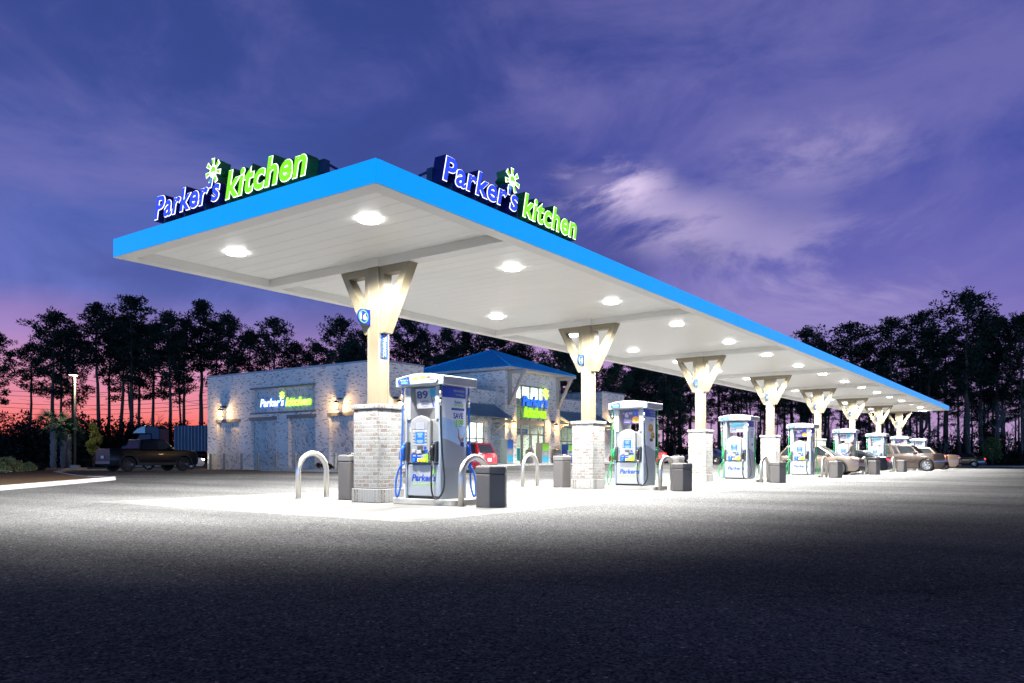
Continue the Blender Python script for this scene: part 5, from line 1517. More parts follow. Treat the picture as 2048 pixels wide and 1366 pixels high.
        mb = MB(); mb.box(xbf - .52, xbf - .33, sy * wbelt * .97 if sy > 0 else -wbelt * .97 - .2, sy * wbelt * .97 + .2 if sy > 0 else -wbelt * .97, zbf + .05, zbf + .22); mb.build('wing_mirror', pm, root, bevel=.04, seg=3)
    # lamps
    def lamps(nm, m, x, z0, z1, y0, y1, depth=.10):
        for sy in (-1, 1):
            mb = MB()
            s = 1 if x > 0 else -1
            yo = plan(x, (z0 + z1) / 2)
            y_in, y_out = yo - (y1 - y0), yo + .008
            xo = x + s * .02
            pts = [(xo, sy * y_in), (xo - s * .02, sy * (y_out - .05)), (xo - s * depth, sy * y_out), (xo - s * (depth + .22), sy * (y_out + .004)), (xo - s * (depth + .20), sy * (y_out - .06)), (xo - s * .10, sy * y_in)]
            F = Fr((0, 0, 0), (1, 0, 0), (0, 1, 0)); mb.poly(F, pts, z0, z1); mb.build(nm, m, root, bevel=.015)
    xfr = max(p[0] for p in top); xre = min(p[0] for p in top)
    hz = heads or (.70, .84, 0, .42, M_headl)
    lamps('headlight', hz[4], xfr - .03, hz[0], hz[1], hz[2], hz[3])
    tz = tails or (.78, .98, 0, .30, M_tail)
    lamps('tail_light', tz[4], xre + .03, tz[0], tz[1], tz[2], tz[3])
    # grille, bumpers, plate
    Ff = Fr((xfr, 0, 0), (0, 1, 0), (0, 0, 1)); Frr = Fr((xre, 0, 0), (0, -1, 0), (0, 0, 1))
    mb = MB(); mb.rect(Ff, -hw * .46, hw * .46, hz[0] - .12, hz[1] - .02, .002, .014); mb.build('grille', M_trim, root, bevel=.01)
    mb = MB(); mb.rect(Ff, -hw * .78, hw * .78, bot + .02, bot + .20, -.05, .03); mb.build('front_bumper', M_trim, root, bevel=.03)
    mb = MB(); mb.rect(Frr, -hw * .80, hw * .80, bot + .04, bot + .26, -.05, .035); mb.build('rear_bumper', M_trim if not bed else M_rimd, root, bevel=.03)
    mb = MB(); mb.rect(Frr, -.16, .16, bot + .40, bot + .56, .004, .03); mb.build('number_plate', M_plate, root, bevel=.006)
    if roofrails:
        for sy in (-1, 1):
            mb = MB(); mb.tube([(xtr + .1, sy * wtop * .88, zt - .01), (xtr + .25, sy * wtop * .88, zt + .06), (xtf - .35, sy * wtop * .88, zt + .06), (xtf - .2, sy * wtop * .88, zt + .0)], .018, 6); mb.build('roof_rail', M_rims, root)
    if bed:
        x0, x1, zb = bed
        mb = MB(); mb.box(x0 + .08, x1 - .06, -hw * .80, hw * .80, zb + .001, zb + .02); mb.build('bed_cover', M_trim, root, bevel=.01)
    return root

def rgl_panes(cab, n):
    if n == 3: return [(.06, .30), (.335, .60), (.63, .95)]
    if n == 2: return [(.06, .50), (.535, .95)]
    return [(.05, .28), (.31, .60), (.63, .95)]

def suv_top(L, zh, zn, zr, zbelt, xbf, xrear=.06, zsill=.24):
    h = L / 2
    return [(-h + .10, .30), (-h + .0, .46), (-h + .02, .72), (-h + xrear, zr), (-h + .16, zbelt), (0, zbelt - .01), (xbf, zh + .02), (xbf + .45, zh + .0), (h - .45, zn + .02), (h - .12, zn - .09), (h - .01, zn - .24), (h, .48), (h - .06, .32), (h - .2, zsill)]

def box_top(L, zh, zn, zr, zbelt, xbf):
    h = L / 2
    return [(-h + .10, .36), (-h + .0, .52), (-h + .01, .80), (-h + .03, zr), (-h + .12, zbelt), (0, zbelt), (xbf, zh + .02), (xbf + .3, zh + .01), (h - .35, zn + .02), (h - .10, zn - .03), (h - .02, zn - .16), (h, .62), (h - .03, .42), (h - .16, .30)]
def g_at(x, y): return (x, y)
P_bronze = paint('warm grey metallic paint', (.15, .11, .085))
P_black = mat('black car paint', (.005, .0055, .008), .30, metal=0, spec=.18, coat=.06, var=.1)
P_brown = paint('dark brown metallic paint', (.04, .025, .02), .4, .22)
P_tan = paint('pale tan metallic paint', (.20, .135, .09))
P_red = paint('deep red metallic paint', (.20, .006, .014), .3, .25)
P_red2 = paint('bright red paint', (.48, .02, .012), .2, .28)
P_white = paint('white car paint', (.62, .64, .66), .0, .3)
P_navy = paint('dark blue car paint', (.012, .025, .09), .3, .25)
D90 = -PI / 2; U90 = PI / 2
# warm grey SUV at the fourth lane, nose to the right
vehicle('parked_suv', 'warm grey SUV with black arch cladding at pump 10, nose pointing right', 'car', 4.62, 1.86, 1.70, 2.70, .37,
        suv_top(4.62, 1.02, .98, .95, 1.04, 1.0), (-2.10, -1.55, .15, 1.12, 1.02, 1.02, 1.66), P_bronze, M_rimd, (46.15, 11.55), D90, clad=True, roofrails=True, spokes=10, heads=(.80, .90, 0, .50, mat('amber edged head lamp', (.5, .22, .10), .2, coat=.5)), front_off=-.08)
vehicle('parked_saloon', 'black saloon behind the grey SUV, its red tail lights to the right', 'car', 4.75, 1.84, 1.45, 2.75, .34,
        [(-2.27, .30), (-2.37, .46), (-2.35, .78), (-2.28, .98), (-1.9, 1.02), (-1.35, 1.0), (0, .96), (1.05, .95), (1.5, .90), (2.0, .80), (2.28, .66), (2.36, .46), (2.3, .32), (2.15, .24)],
        (-1.75, -.95, .25, 1.15, .99, .93, 1.44), P_black, M_rims, (51.6, 11.15), U90, rgl=2, tails=(.74, .90, 0, .42, M_tail_on))
vehicle('parked_suv', 'large dark brown SUV with chrome wheels, nose out past the canopy edge', 'car', 5.18, 2.04, 1.90, 2.95, .42,
        box_top(5.18, 1.25, 1.22, 1.15, 1.24, 1.1), (-2.50, -2.36, .42, 1.12, 1.20, 1.20, 1.90), P_brown, M_rims, (63.9, 9.75), D90, roofrails=True, spokes=8, rgl=3, heads=(.92, 1.12, 0, .46, M_amber_on), front_off=-.05)
vehicle('parked_suv', 'pale tan boxy SUV with amber lamps behind the dark brown SUV', 'car', 5.0, 1.95, 1.85, 2.85, .40,
        box_top(5.0, 1.20, 1.16, 1.1, 1.18, 1.05), (-2.42, -2.28, .42, 1.08, 1.15, 1.15, 1.84), P_tan, M_rims, (73.2, 9.75), D90, rgl=3, spokes=6, heads=(.80, 1.0, 0, .40, M_amber_on), front_off=-.05)
vehicle('parked_saloon', 'dark car with lit tail lights at the far right kerb', 'car', 4.6, 1.82, 1.46, 2.7, .33,
        [(-2.2, .30), (-2.3, .46), (-2.28, .78), (-2.2, .98), (-1.8, 1.02), (-1.3, 1.0), (0, .96), (1.0, .95), (1.5, .90), (2.0, .80), (2.2, .66), (2.3, .46), (2.2, .32), (2.1, .24)],
        (-1.7, -.9, .25, 1.15, .99, .93, 1.45), P_brown, M_rims, (93.4, 9.25), U90, rgl=2, tails=(.74, .92, 0, .42, M_tail_on))
vehicle('parked_suv', 'deep red SUV seen from behind, parked facing the shop window', 'car', 4.52, 1.86, 1.70, 2.69, .35,
        suv_top(4.52, 1.0, .95, 1.0, 1.04, .98, .02), (-2.14, -1.86, .2, 1.15, 1.02, 1.0, 1.68), P_red, M_rims, (34.75, 28.5), U90, roofrails=False, tails=(.84, 1.02, 0, .36, mat('clear and red tail lamp', (.45, .16, .16), .15, coat=.6)))
vehicle('parked_hatchback', 'bright red car seen beyond pump 14, parked facing the shop', 'car', 4.45, 1.80, 1.46, 2.65, .34,
        suv_top(4.45, .92, .86, .92, .96, 1.0, .04), (-2.05, -1.5, .15, 1.2, .95, .92, 1.45), P_red2, M_rimd, (57.3, 28.3), U90, rgl=2, spokes=7)
vehicle('parked_saloon', 'dark blue car with a lit tail light, seen between columns 12 and 10', 'car', 4.6, 1.82, 1.46, 2.7, .33,
        [(-2.2, .30), (-2.3, .46), (-2.28, .78), (-2.2, .98), (-1.8, 1.02), (-1.3, 1.0), (0, .96), (1.0, .95), (1.5, .90), (2.0, .80), (2.2, .66), (2.3, .46), (2.2, .32), (2.1, .24)],
        (-1.7, -.9, .25, 1.15, .99, .93, 1.45), P_navy, M_rims, (71.9, 28.3), U90, rgl=2, tails=(.74, .92, 0, .42, M_tail_on))
# pickup
PT = [(-2.85, .45), (-2.93, .62), (-2.925, 1.22), (-2.91, 1.37), (-2.82, 1.39), (-1.1, 1.39), (-1.05, 1.33), (1.0, 1.32), (1.2, 1.36), (2.2, 1.33), (2.66, 1.27), (2.86, 1.16), (2.91, .95), (2.92, .62), (2.88, .45), (2.7, .40)]
vehicle('pickup_truck', 'black crew cab pickup with big tyres parked left of the brick wall', 'pickup', 5.86, 2.06, 2.02, 3.65, .45, PT, (-1.08, -.92, .62, 1.30, 1.33, 1.33, 2.02), P_black, M_rimd, (27.35, 47.85), 0.0, ground=.40, rgl=2, bed=(-2.9, -1.10, 1.39), clad=True, spokes=8, tails=(.98, 1.30, 0, .17, M_tail), heads=(.98, 1.16, 0, .36, M_headl), front_off=-.02)
vehicle('parked_saloon', 'white car with a glaring headlight behind the black pickup', 'car', 4.6, 1.82, 1.46, 2.7, .33,
        [(-2.2, .30), (-2.3, .46), (-2.28, .78), (-2.2, .98), (-1.8, 1.02), (-1.3, 1.0), (0, .96), (1.0, .95), (1.5, .90), (2.0, .80), (2.2, .66), (2.3, .46), (2.2, .32), (2.1, .24)],
        (-1.7, -.9, .25, 1.15, .99, .93, 1.45), P_white, M_rims, (31.4, 52.2), -.55, rgl=2, heads=(.69, .77, 0, .14, M_head_on))
# articulated lorry beyond the lot, broadside on
def lorry():
    x, y = at_depth(318, 88); hd = A0 + PI / 2                    # nose to the left of the photo
    root = thing('articulated_lorry', 'lorry with rounded roof fairing and ribbed dark trailer parked beyond the lot', 'lorry', (x, y, G(x, y) + .11), hd)
    F = Fr((0, 0, 0), (1, 0, 0), (0, 0, 1)); W = 1.25
    m_cab = paint('pale blue lorry paint', (.035, .085, .15), .0, .45); m_trl = mat('dark blue trailer side', (.012, .022, .075), .45, var=.15)
    mb = MB(); mb.poly(F, [(.3, .9), (.3, 3.1), (1.6, 3.1), (2.15, 2.1), (3.6, 1.75), (3.75, .9)], -W, W); mb.build('cab', m_trl, root, bevel=.08, seg=3)
    mb = MB(); mb.poly(F, [(1.0, 3.105), (1.0, 4.0), (1.35, 3.97), (1.9, 3.75), (2.35, 3.35), (2.5, 3.105)], -W * .9, W * .9); mb.build('roof_fairing', m_cab, root, bevel=.08, seg=3)
    mb = MB(); mb.poly(F, [(-.6, .9), (-.6, 3.65), (-.2, 3.95), (.6, 3.98), (.98, 3.8), (.98, 3.11), (.295, 3.11), (.295, .9)], -W * .96, W * .96); mb.build('sleeper', m_trl, root, bevel=.06)
    mb = MB(); mb.box(-9.5, -2.2, -W, W, 1.15, 4.02); tr = mb.build('trailer', m_trl, root, bevel=.03)
    mb = MB()
    for i in range(20):
        xx = -9.4 + i * .37
        for s in (-1, 1): mb.box(xx, xx + .07, s * W if s > 0 else -W - .05, W + .05 if s > 0 else -W, 1.2, 3.98)
    mb.build('trailer_ribs', mat('pale trailer rib', (.20, .22, .30), .4, metal=.3), tr)
    mb = MB(); mb.box(-9.2, 3.4, -.5, .5, .65, .88); mb.build('chassis', M_under, root)
    for xx in (2.9, -.2, .9 - 2.4, -8.2, -7.0):
        for s in (-1, 1):
            mb = MB(); mb.lathe((xx, s * 1.05, .5), (0, s, 0), [(.3, -.14), (.5, -.14), (.5, .14), (.3, .14)], 18); mb.build('wheel', M_tyre, root)
    mb = MB(); mb.box(1.5, 1.58, -.1, .1, 3.98, 4.05); mb.build('marker_lamp', M_em_white, root)
lorry()

# ------------------------------------------------------------------ customer at pump 8
def person(x, y, z, heading, label):
    me = bpy.data.meshes.new('person'); bm = bmesh.new(); sk = bm.verts.layers.skin.verify()
    def v(p, r, r2=None):
        q = bm.verts.new(p); q[sk].radius = (r, r2 or r); return q
    # +x is the way the person faces, stooping a little over the filler
    pel = v((0, 0, .96), .15, .13); sp = v((.03, 0, 1.16), .145, .12); ch = v((.08, 0, 1.36), .17, .125); nk = v((.12, 0, 1.52), .065, .06); hd = v((.15, 0, 1.63), .088, .095); crown = v((.15, 0, 1.735), .07, .075)
    nose = v((.255, 0, 1.63), .018); 
    def e(*a):
        for p, q in zip(a, a[1:]): bm.edges.new((p, q))
    e(pel, sp, ch, nk, hd, crown); e(hd, nose)
    for s in (-1, 1):
        hip = v((0, s * .10, .90), .10, .095); kn = v((.03, s * .115, .50), .062); an = v((-.01, s * .12, .09), .045); toe = v((.17, s * .135, .045), .038)
        e(pel, hip, kn, an, toe)
        sh = v((.09, s * .19, 1.43), .075, .07); el = v((.16, s * .25, 1.16), .052); wr = v((.38, s * .20, 1.08), .034); pm = v((.46, s * .19, 1.07), .03, .022)
        e(ch, sh, el, wr, pm)
        for i, (dx, dy, dz) in enumerate(((.07, -.026, -.012), (.085, -.009, -.018), (.082, .009, -.018), (.062, .025, -.014))):
            b = v((.49, s * .19 + dy, 1.066), .010); m_ = v((.49 + dx * .55, s * .19 + dy * 1.1, 1.058), .009); t_ = v((.49 + dx * .8, s * .19 + dy, 1.058 + dz * 2), .008)
            e(pm, b, m_, t_)
        th = v((.43, s * .19 - s * .035, 1.085), .011); th2 = v((.475, s * .19 - s * .055, 1.085), .009); e(pm, th, th2)
    bm.to_mesh(me); bm.free()
    for d in me.skin_vertices[0].data: d.use_root = False
    me.skin_vertices[0].data[0].use_root = True
    o = bpy.data.objects.new('person', me); C.objects.link(o); o.location = (x, y, z); o.rotation_euler.z = heading
    m = bpy.data.materials.new('clothes and skin'); m.use_nodes = True; nt = m.node_tree; b = nt.nodes['Principled BSDF']
    tc = N(nt, 'ShaderNodeTexCoord'); s_ = N(nt, 'ShaderNodeSeparateXYZ'); nt.links.new(tc.outputs['Object'], s_.inputs[0])
    r = ramp(nt, math_node(nt, 'DIVIDE', s_.outputs[2], 2.0), [(0, (.02, .018, .016)), (.05, (.03, .035, .06)), (.46, (.03, .035, .06)), (.465, (.035, .033, .035)), (.765, (.035, .033, .035)), (.77, (.20, .12, .09))], 'CONSTANT')
    handm = math_node(nt, 'GREATER_THAN', s_.outputs[0], .385)
    nt.links.new(mixc(nt, handm, r.outputs['Color'], (.20, .12, .09)), b.inputs['Base Color']); b.inputs['Roughness'].default_value = .85
    me.materials.append(m)
    sm1 = o.modifiers.new('skin', 'SKIN'); sm1.use_smooth_shade = True
    ss = o.modifiers.new('subdivide', 'SUBSURF'); ss.levels = 2; ss.render_levels = 2
    tag(o, label, 'person')
    mb = MB(); mb.lathe((.142, 0, 1.60), (0, 0, 1), [(.098, .03), (.104, .09), (.085, .145), (.04, .172)], 16); mb.build('knit_cap', mat('dark knit cap', (.03, .03, .035), .95, var=.3, vs=60), o)
    mb = MB()
    for s in (-1, 1):
        mb.lathe((.235, s * .036, 1.655), (1, 0, 0), [(.004, -.012), (.013, -.006), (.013, .004), (.004, .008)], 8)
    mb.build('eyes', M_vwhite, o)
    mb = MB(); mb.box(.232, .242, -.028, .028, 1.578, 1.588); mb.build('mouth', mat('lips', (.22, .08, .07), .6), o)
    for s in (-1, 1):
        mb = MB(); mb.lathe((.15, s * .098, 1.635), (0, s, 0), [(.028, -.01), (.032, .004), (.016, .012)], 8); mb.build('ear', M_skin, o)
    return o
person(47.75, 9.98, .13, U90 * .75, 'person in dark hooded jacket and cap bending at pump 8 behind the grey SUV')
# ------------------------------------------------------------------ trees
M_bark = mat('pine bark', (.085, .065, .055), .95, spec=.1, var=.4, vs=3, bump=1., bs=12)
M_barkp = mat('pale bark', (.17, .16, .16), .95, spec=.1, var=.35, vs=3, bump=.8, bs=12)
def leaf_mat(name, c1, c2):
    m = bpy.data.materials.new(name); m.use_nodes = True; nt = m.node_tree; b = nt.nodes['Principled BSDF']
    tc = N(nt, 'ShaderNodeTexCoord'); n = N(nt, 'ShaderNodeTexNoise'); n.inputs['Scale'].default_value = .9; n.inputs['Detail'].default_value = 4
    nt.links.new(tc.outputs['Object'], n.inputs['Vector'])
    r = ramp(nt, n.outputs['Fac'], [(.3, c1), (.7, c2)]); nt.links.new(r.outputs['Color'], b.inputs['Base Color'])
    b.inputs['Roughness'].default_value = .8; b.inputs['Specular IOR Level'].default_value = .15
    MATS[name] = m; return m
L_pine = leaf_mat('pine needles', (.009, .017, .012), (.026, .043, .028))
L_ever = leaf_mat('evergreen leaves', (.012, .026, .020), (.035, .062, .045))
L_under = leaf_mat('undergrowth leaves', (.010, .012, .009), (.028, .030, .022))
L_lime = leaf_mat('yellow green leaves', (.22, .20, .03), (.45, .40, .08))  # colour lightened to stand in for lamp light on the young tree
L_shrub = leaf_mat('pale shrub leaves', (.16, .17, .06), (.40, .40, .16))
L_palm = leaf_mat('palm fronds', (.03, .06, .035), (.07, .12, .07))

class Leaves:
    def __init__(s): s.v = []; s.f = []
    def card(s, p, d, u, L, W):
        i = len(s.v)
        s.v += [tuple(p - u * W), tuple(p + u * W), tuple(p + d * L + u * W * .35), tuple(p + d * L - u * W * .35)]
        s.f.append((i, i + 1, i + 2, i + 3))
    def clump(s, c, rx, rz, n, L, W, R):
        for _ in range(n):
            while True:
                q = Vector((R.uniform(-1, 1), R.uniform(-1, 1), R.uniform(-1, 1)))
                if q.length < 1: break
            p = c + Vector((q.x * rx, q.y * rx, q.z * rz))
            d = (q * .8 + Vector((R.gauss(0, .5), R.gauss(0, .5), R.gauss(.25, .4)))).normalized()
            u = d.orthogonal().normalized(); u.rotate(Matrix.Rotation(R.uniform(0, 6.3), 3, d))
            s.card(p, d, u, L * R.uniform(.6, 1.3), W * R.uniform(.7, 1.3))
    def build(s, name, m, parent):
        me = bpy.data.meshes.new(name); me.from_pydata(s.v, [], s.f); me.materials.append(m); me.update()
        o = bpy.data.objects.new(name, me); C.objects.link(o); o.parent = parent; return o

def pine(seed, h, start, spread, nl=26, fork=False, dens=1., flat=.55, lean=.3, leafm=None, bark=None, needle=.30):
    R = random.Random(seed)
    root = bpy.data.objects.new('pine_tree', None); C.objects.link(root)
    tr = MB(); lv = Leaves()
    n = 12
    ph = R.uniform(0, 6.3); amp = lean * R.uniform(.4, 1)
    ax = [Vector((amp * math.sin(ph + 2.2 * t) * t + R.gauss(0, .04), amp * math.cos(ph * 1.7 + 2.6 * t) * t + R.gauss(0, .04), h * t)) for t in [i / n for i in range(n + 1)]]
    r0 = .011 * h + .07
    tr.tube(ax, [max(.03, r0 * (1 - .86 * i / n) * (1.35 if i == 0 else 1)) for i in range(n + 1)], 7)
    def at(t):
        k = min(n - 1, int(t * n)); f = t * n - k
        return ax[k].lerp(ax[k + 1], f)
    stems = [(at, start, 1.0)]
    if fork:
        ft = R.uniform(.16, .26); base = at(ft); side = Vector((R.choice((-1, 1)) * 1.0, R.uniform(-.3, .3), 0)).normalized()
        top2 = Vector((side.x * spread * .55, side.y, h * R.uniform(.84, .93)))
        fx = [base, base + side * .8 + Vector((0, 0, h * .04))] + [base.lerp(top2, t) + side * (1.0 * (1 - t)) for t in (.3, .5, .7, .85, 1)]
        tr.tube(fx, [r0 * .6, r0 * .58, r0 * .5, r0 * .4, r0 * .3, r0 * .18, .03], 6)
        def at2(t): 
            t = max(0, (t - ft) / (1 - ft)); k = min(len(fx) - 2, int(t * (len(fx) - 1))); return fx[k].lerp(fx[k + 1], t * (len(fx) - 1) - k)
        stems.append((at2, start, .7))
    for fn, st, amt in stems:
        ang = R.uniform(0, 6.3); k = int(nl * amt)
        for i in range(k):
            t = st + (1 - st) * max(0, (i + R.uniform(-.3, .5)) / k) ** .82; t = min(.995, max(.05, t))
            s = (t - st) / (1 - st)
            prof = (.55 + .9 * s if s < .45 else 1.0 * (1 - (max(0, s - .45) / .58) ** 1.7)) 
            ln = spread * max(.16, prof) * R.uniform(.55, 1.15)
            ang += 2.4 + R.uniform(-.5, .5)
            up = -.12 + .75 * s + R.uniform(-.15, .2)
            d = Vector((math.cos(ang), math.sin(ang), up)).normalized()
            p0 = fn(t); pm = p0 + d * ln * .5 + Vector((0, 0, -.04 * ln)); p1 = p0 + d * ln + Vector((0, 0, .10 * ln))
            tr.tube([p0, pm, p1], [.055 + .02 * (1 - s), .04, .015], 4, cap=False)
            nc = max(3, int(ln * 1.75 * dens))
            for c in range(nc):
                q = .30 + .75 * (c + R.random()) / nc
                cpt = (p0.lerp(pm, q * 2) if q < .5 else pm.lerp(p1, min(1.05, q * 2 - 1))) + Vector((R.gauss(0, .35), R.gauss(0, .35), R.gauss(.12, .2)))
                lv.clump(cpt, R.uniform(.42, .85), R.uniform(.25, .48) * flat * 2, int(R.uniform(42, 70) * dens), needle, .072, R)
        lv.clump(fn(.985) + Vector((0, 0, .1)), .7, .6, 90, needle, .072, R)
    for i in range(R.randint(3, 7)):                              # dead stubs on the bare stem
        t = R.uniform(.25, start); a = R.uniform(0, 6.3); p = at(t); l = R.uniform(.5, 1.8)
        tr.tube([p, p + Vector((math.cos(a) * l, math.sin(a) * l, .15 * l))], [.035, .012], 4, cap=False)
    tr.build('trunk', bark or M_bark, root, uv=False, recalc=False)
    lv.build('crown', leafm or L_pine, root)
    root['h'] = h
    return root
PINES = [pine(1, 20, .50, 3.6), pine(2, 20, .58, 2.7, nl=22), pine(3, 20, .46, 4.2, nl=30), pine(4, 20, .52, 3.3, fork=True), pine(5, 20, .60, 3.0, nl=20, lean=.8), pine(6, 20, .42, 3.9, nl=32, flat=.7), pine(7, 20, .50, 3.4, nl=24, fork=True, lean=.6)]
DENSE = [pine(21, 16, .22, 3.6, nl=34, dens=1.15, flat=.8, leafm=L_ever, needle=.34), pine(22, 16, .28, 4.1, nl=34, dens=1.1, flat=.8, leafm=L_ever, needle=.34)]
THIN = [pine(31, 20, .62, 2.4, nl=16, dens=.9), pine(32, 20, .66, 2.0, nl=14, lean=.7, dens=.8), pine(33, 20, .55, 2.6, nl=18, dens=.9)]
def bare(seed, h):
    R = random.Random(seed); root = bpy.data.objects.new('bare_tree', None); C.objects.link(root); tr = MB()
    def grow(p, d, l, r, lev):
        q = p + d * l * .5 + Vector((R.gauss(0, .05), R.gauss(0, .05), 0)) * l; e = p + d * l
        tr.tube([p, q, e], [r, r * .8, r * .55], 5, cap=False)
        if lev == 0: return
        for _ in range(3 if lev > 1 else 4):
            a = R.uniform(0, 6.3); nd = (d + Vector((math.cos(a), math.sin(a), R.uniform(-.1, .5))) * R.uniform(.35, .75)).normalized()
            grow(p + d * l * R.uniform(.45, 1.0), nd, l * R.uniform(.42, .62), r * .5, lev - 1)
    grow(Vector((0, 0, 0)), Vector((R.gauss(0, .05), R.gauss(0, .05), 1)).normalized(), h * .6, .010 * h, 3)
    tr.build('trunk', M_barkp, root, uv=False, recalc=False); root['h'] = h
    return root
BARE = [bare(41, 10), bare(42, 10), bare(43, 10)]
used = set()
def plant(protos, x, y, h, label, cat='tree', group=None, seed=0):
    R = random.Random(seed * 7 + int(x * 13) + int(y * 5)); pr = R.choice(protos) if isinstance(protos, list) else protos
    if pr.name in used: o = copy_tree(pr)
    else: o = pr; used.add(pr.name)
    s = h / pr['h']; k = R.uniform(.9, 1.12)
    o.location = (x, y, G(x, y) - .05); o.rotation_euler = (0, 0, R.uniform(0, 6.3)); o.scale = (s * k, s * k, s)
    tag(o, label, cat, group); return o
def plant_px(protos, u, vtop, d, label, group=None, seed=0, wide=1.):
    x, y = at_depth(u, d); h = z_at(d, vtop) - G(x, y)
    o = plant(protos, x, y, h, label, 'tree', group, seed); o.scale.x *= wide; o.scale.y *= wide; return o
# the left wood against the sunset
LEFT = [(-8, 668, 104, 2, 'pine whose crown is cut off by the left edge of the photo'), (57, 690, 112, 4, 'slim low pine leaning left of the broad flat topped pine'), (107, 628, 100, 2, 'broad flat topped pine above the palms at the left'), (124, 668, 108, 0, 'pine with a thick crown just right of the flat topped pine'), (147, 664, 116, 5, 'pine directly behind the lit lamp post'),
        (197, 612, 106, 1, 'tall narrow pine first right of the lamp post'), (216, 640, 112, 0, 'shorter pine between the tall narrow pine and the highest left pine'), (240, 636, 108, 4, 'straight stemmed pine left of the highest left pine'), (262, 600, 104, 0, 'highest pine of the left wood, round crown over the lorry cab'), (278, 650, 110, 3, 'fork stemmed pine above the lorry sleeper'),
        (306, 652, 118, 2, 'pine filling the gap between the two fork stemmed pines'), (339, 632, 102, 2, 'thick stemmed pine left of the ribbed trailer'), (368, 640, 107, 6, 'fork stemmed pine above the ribbed trailer'), (402, 606, 110, 1, 'tall slim pine at the left corner of the brick wall')]
for u, v, d, k, lab in LEFT: plant_px(PINES[k], u, v, d, lab, 'pines of the left wood', u, 1.05)
MID = [(430, 650, 116, 0, 'pine over the left end of the brick side wall'), (457, 634, 108, 2, 'open crowned pine over the left lantern of the side wall'), (500, 668, 118, 5, 'lower pine over the side wall between two taller ones'), (545, 642, 106, 0, 'round crowned pine above the lit wall sign'), (590, 690, 112, 5, 'low pine right of the one above the wall sign'), (632, 690, 120, 2, 'low pine over the right half of the side wall'),
       (682, 642, 102, 5, 'broad domed pine left of the first column'), (728, 668, 112, 0, 'pine half hidden by the first column'), (812, 641, 108, 0, 'round crowned pine right of the first column'), (846, 668, 112, 1, 'slim pine over the corner of the front wall'), (884, 664, 104, 4, 'pine left of the blue tower roof'), (905, 700, 116, 5, 'low pine behind the left slope of the tower roof'), (932, 668, 110, 1, 'slim pine rising left of the tower roof peak'), (966, 664, 106, 0, 'pine straight above the tower roof peak'), (1006, 676, 112, 3, 'fork stemmed pine right of the roof peak'), (1046, 690, 108, 2, 'pine above the right slope of the tower roof')]
for u, v, d, k, lab in MID: plant_px(PINES[k], u, v, d, lab, 'pines behind the shop', u, 1.1)
for i, (u, v, d, lab) in enumerate(((885, 716, 92, 'dense dark evergreen behind the left slope of the tower roof'), (1125, 700, 84, 'dense blue green evergreen right of the tower roof'), (1165, 715, 90, 'dense evergreen left of the second column'), (1225, 740, 88, 'dense evergreen right of the second column'), (1095, 735, 96, 'dense evergreen above the right timber awning'), (1290, 735, 98, 'dense evergreen above pump 14'), (1350, 745, 92, 'dense evergreen left of the third column'), (700, 690, 96, 'dense evergreen at the foot of the domed pine'))):
    plant_px(DENSE[i % 2], u, v, d, lab, 'dense evergreens behind the shop', i, 1.2)
RIGHT = [(1614, 662, 118, 5, 'dark pine just above the canopy edge, leftmost of the right wood'), (1650, 690, 124, 0, 'lower pine second from the left in the right wood'), (1697, 652, 116, 0, 'round crowned pine above the far canopy lamps'), (1738, 690, 122, 5, 'low pine left of the three taller ones at the right'), (1786, 644, 112, 0, 'round crowned pine left of the slim tall one at the right'), (1842, 630, 110, 3, 'tall slim pine above the far canopy corner'), (1890, 680, 118, 2, 'dark pine tucked left of the highest right pine'), (1936, 592, 104, 5, 'highest pine of the right wood'), (1962, 640, 112, 0, 'pine close right of the highest right pine'), (1996, 640, 108, 2, 'broad pine second from the right edge of the photo'), (2044, 636, 104, 5, 'dark pine cut off by the right edge of the photo')]
for u, v, d, k, lab in RIGHT: plant_px(PINES[k], u, v, d, lab, 'tall pines of the right wood', u, 1.2)
R = random.Random(5)
for i in range(34):                                              # deeper, all alike
    u = 1235 + i * 25 + R.uniform(-9, 9)
    if u > 2070: break
    plant_px(THIN, u, R.uniform(700, 760) if u > 1560 else R.uniform(690, 740), R.uniform(112, 140), 'thin straight pine among many in the dark wood behind the canopy', 'thin pines of the dark wood', i, 1.15)
for i in range(17):
    u = 1570 + i * 29 + R.uniform(-7, 7)
    plant_px(THIN + DENSE, u, R.uniform(735, 800), R.uniform(104, 128), 'middling dark tree among many in the right wood', 'middling trees of the right wood', 50 + i, 1.3)
for i in range(27):
    u = 1238 + i * 14 + R.uniform(-7, 7)
    plant_px(THIN, u, R.uniform(745, 815), R.uniform(100, 118), 'middling dark tree among many behind the near half of the canopy', 'middling trees behind the canopy', 200 + i, 1.1)
for i in range(15):
    u = 1850 + i * 14 + R.uniform(-5, 5)
    plant_px(BARE, u, R.uniform(760, 860), R.uniform(100, 106), 'bare pale sapling at the edge of the right wood', 'bare saplings by the far kerb', 100 + i)
for i, u in enumerate((1455, 1480, 1500, 1580, 1660, 1820)):
    plant_px(BARE, u, 790 + 12 * (i % 3), 106, 'bare branching sapling seen under the canopy', 'bare saplings under the canopy', 140 + i)
for i, u in enumerate((312, 300, 30, 290)):
    plant_px(BARE, u, (845, 800, 828, 850)[i], 95, 'thin bare sapling against the sunset', 'bare saplings against the sunset', 160 + i)
for o in PINES + DENSE + THIN + BARE:
    if o.name not in used: 
        for ch in list(o.children): bpy.data.objects.remove(ch)
        bpy.data.objects.remove(o)
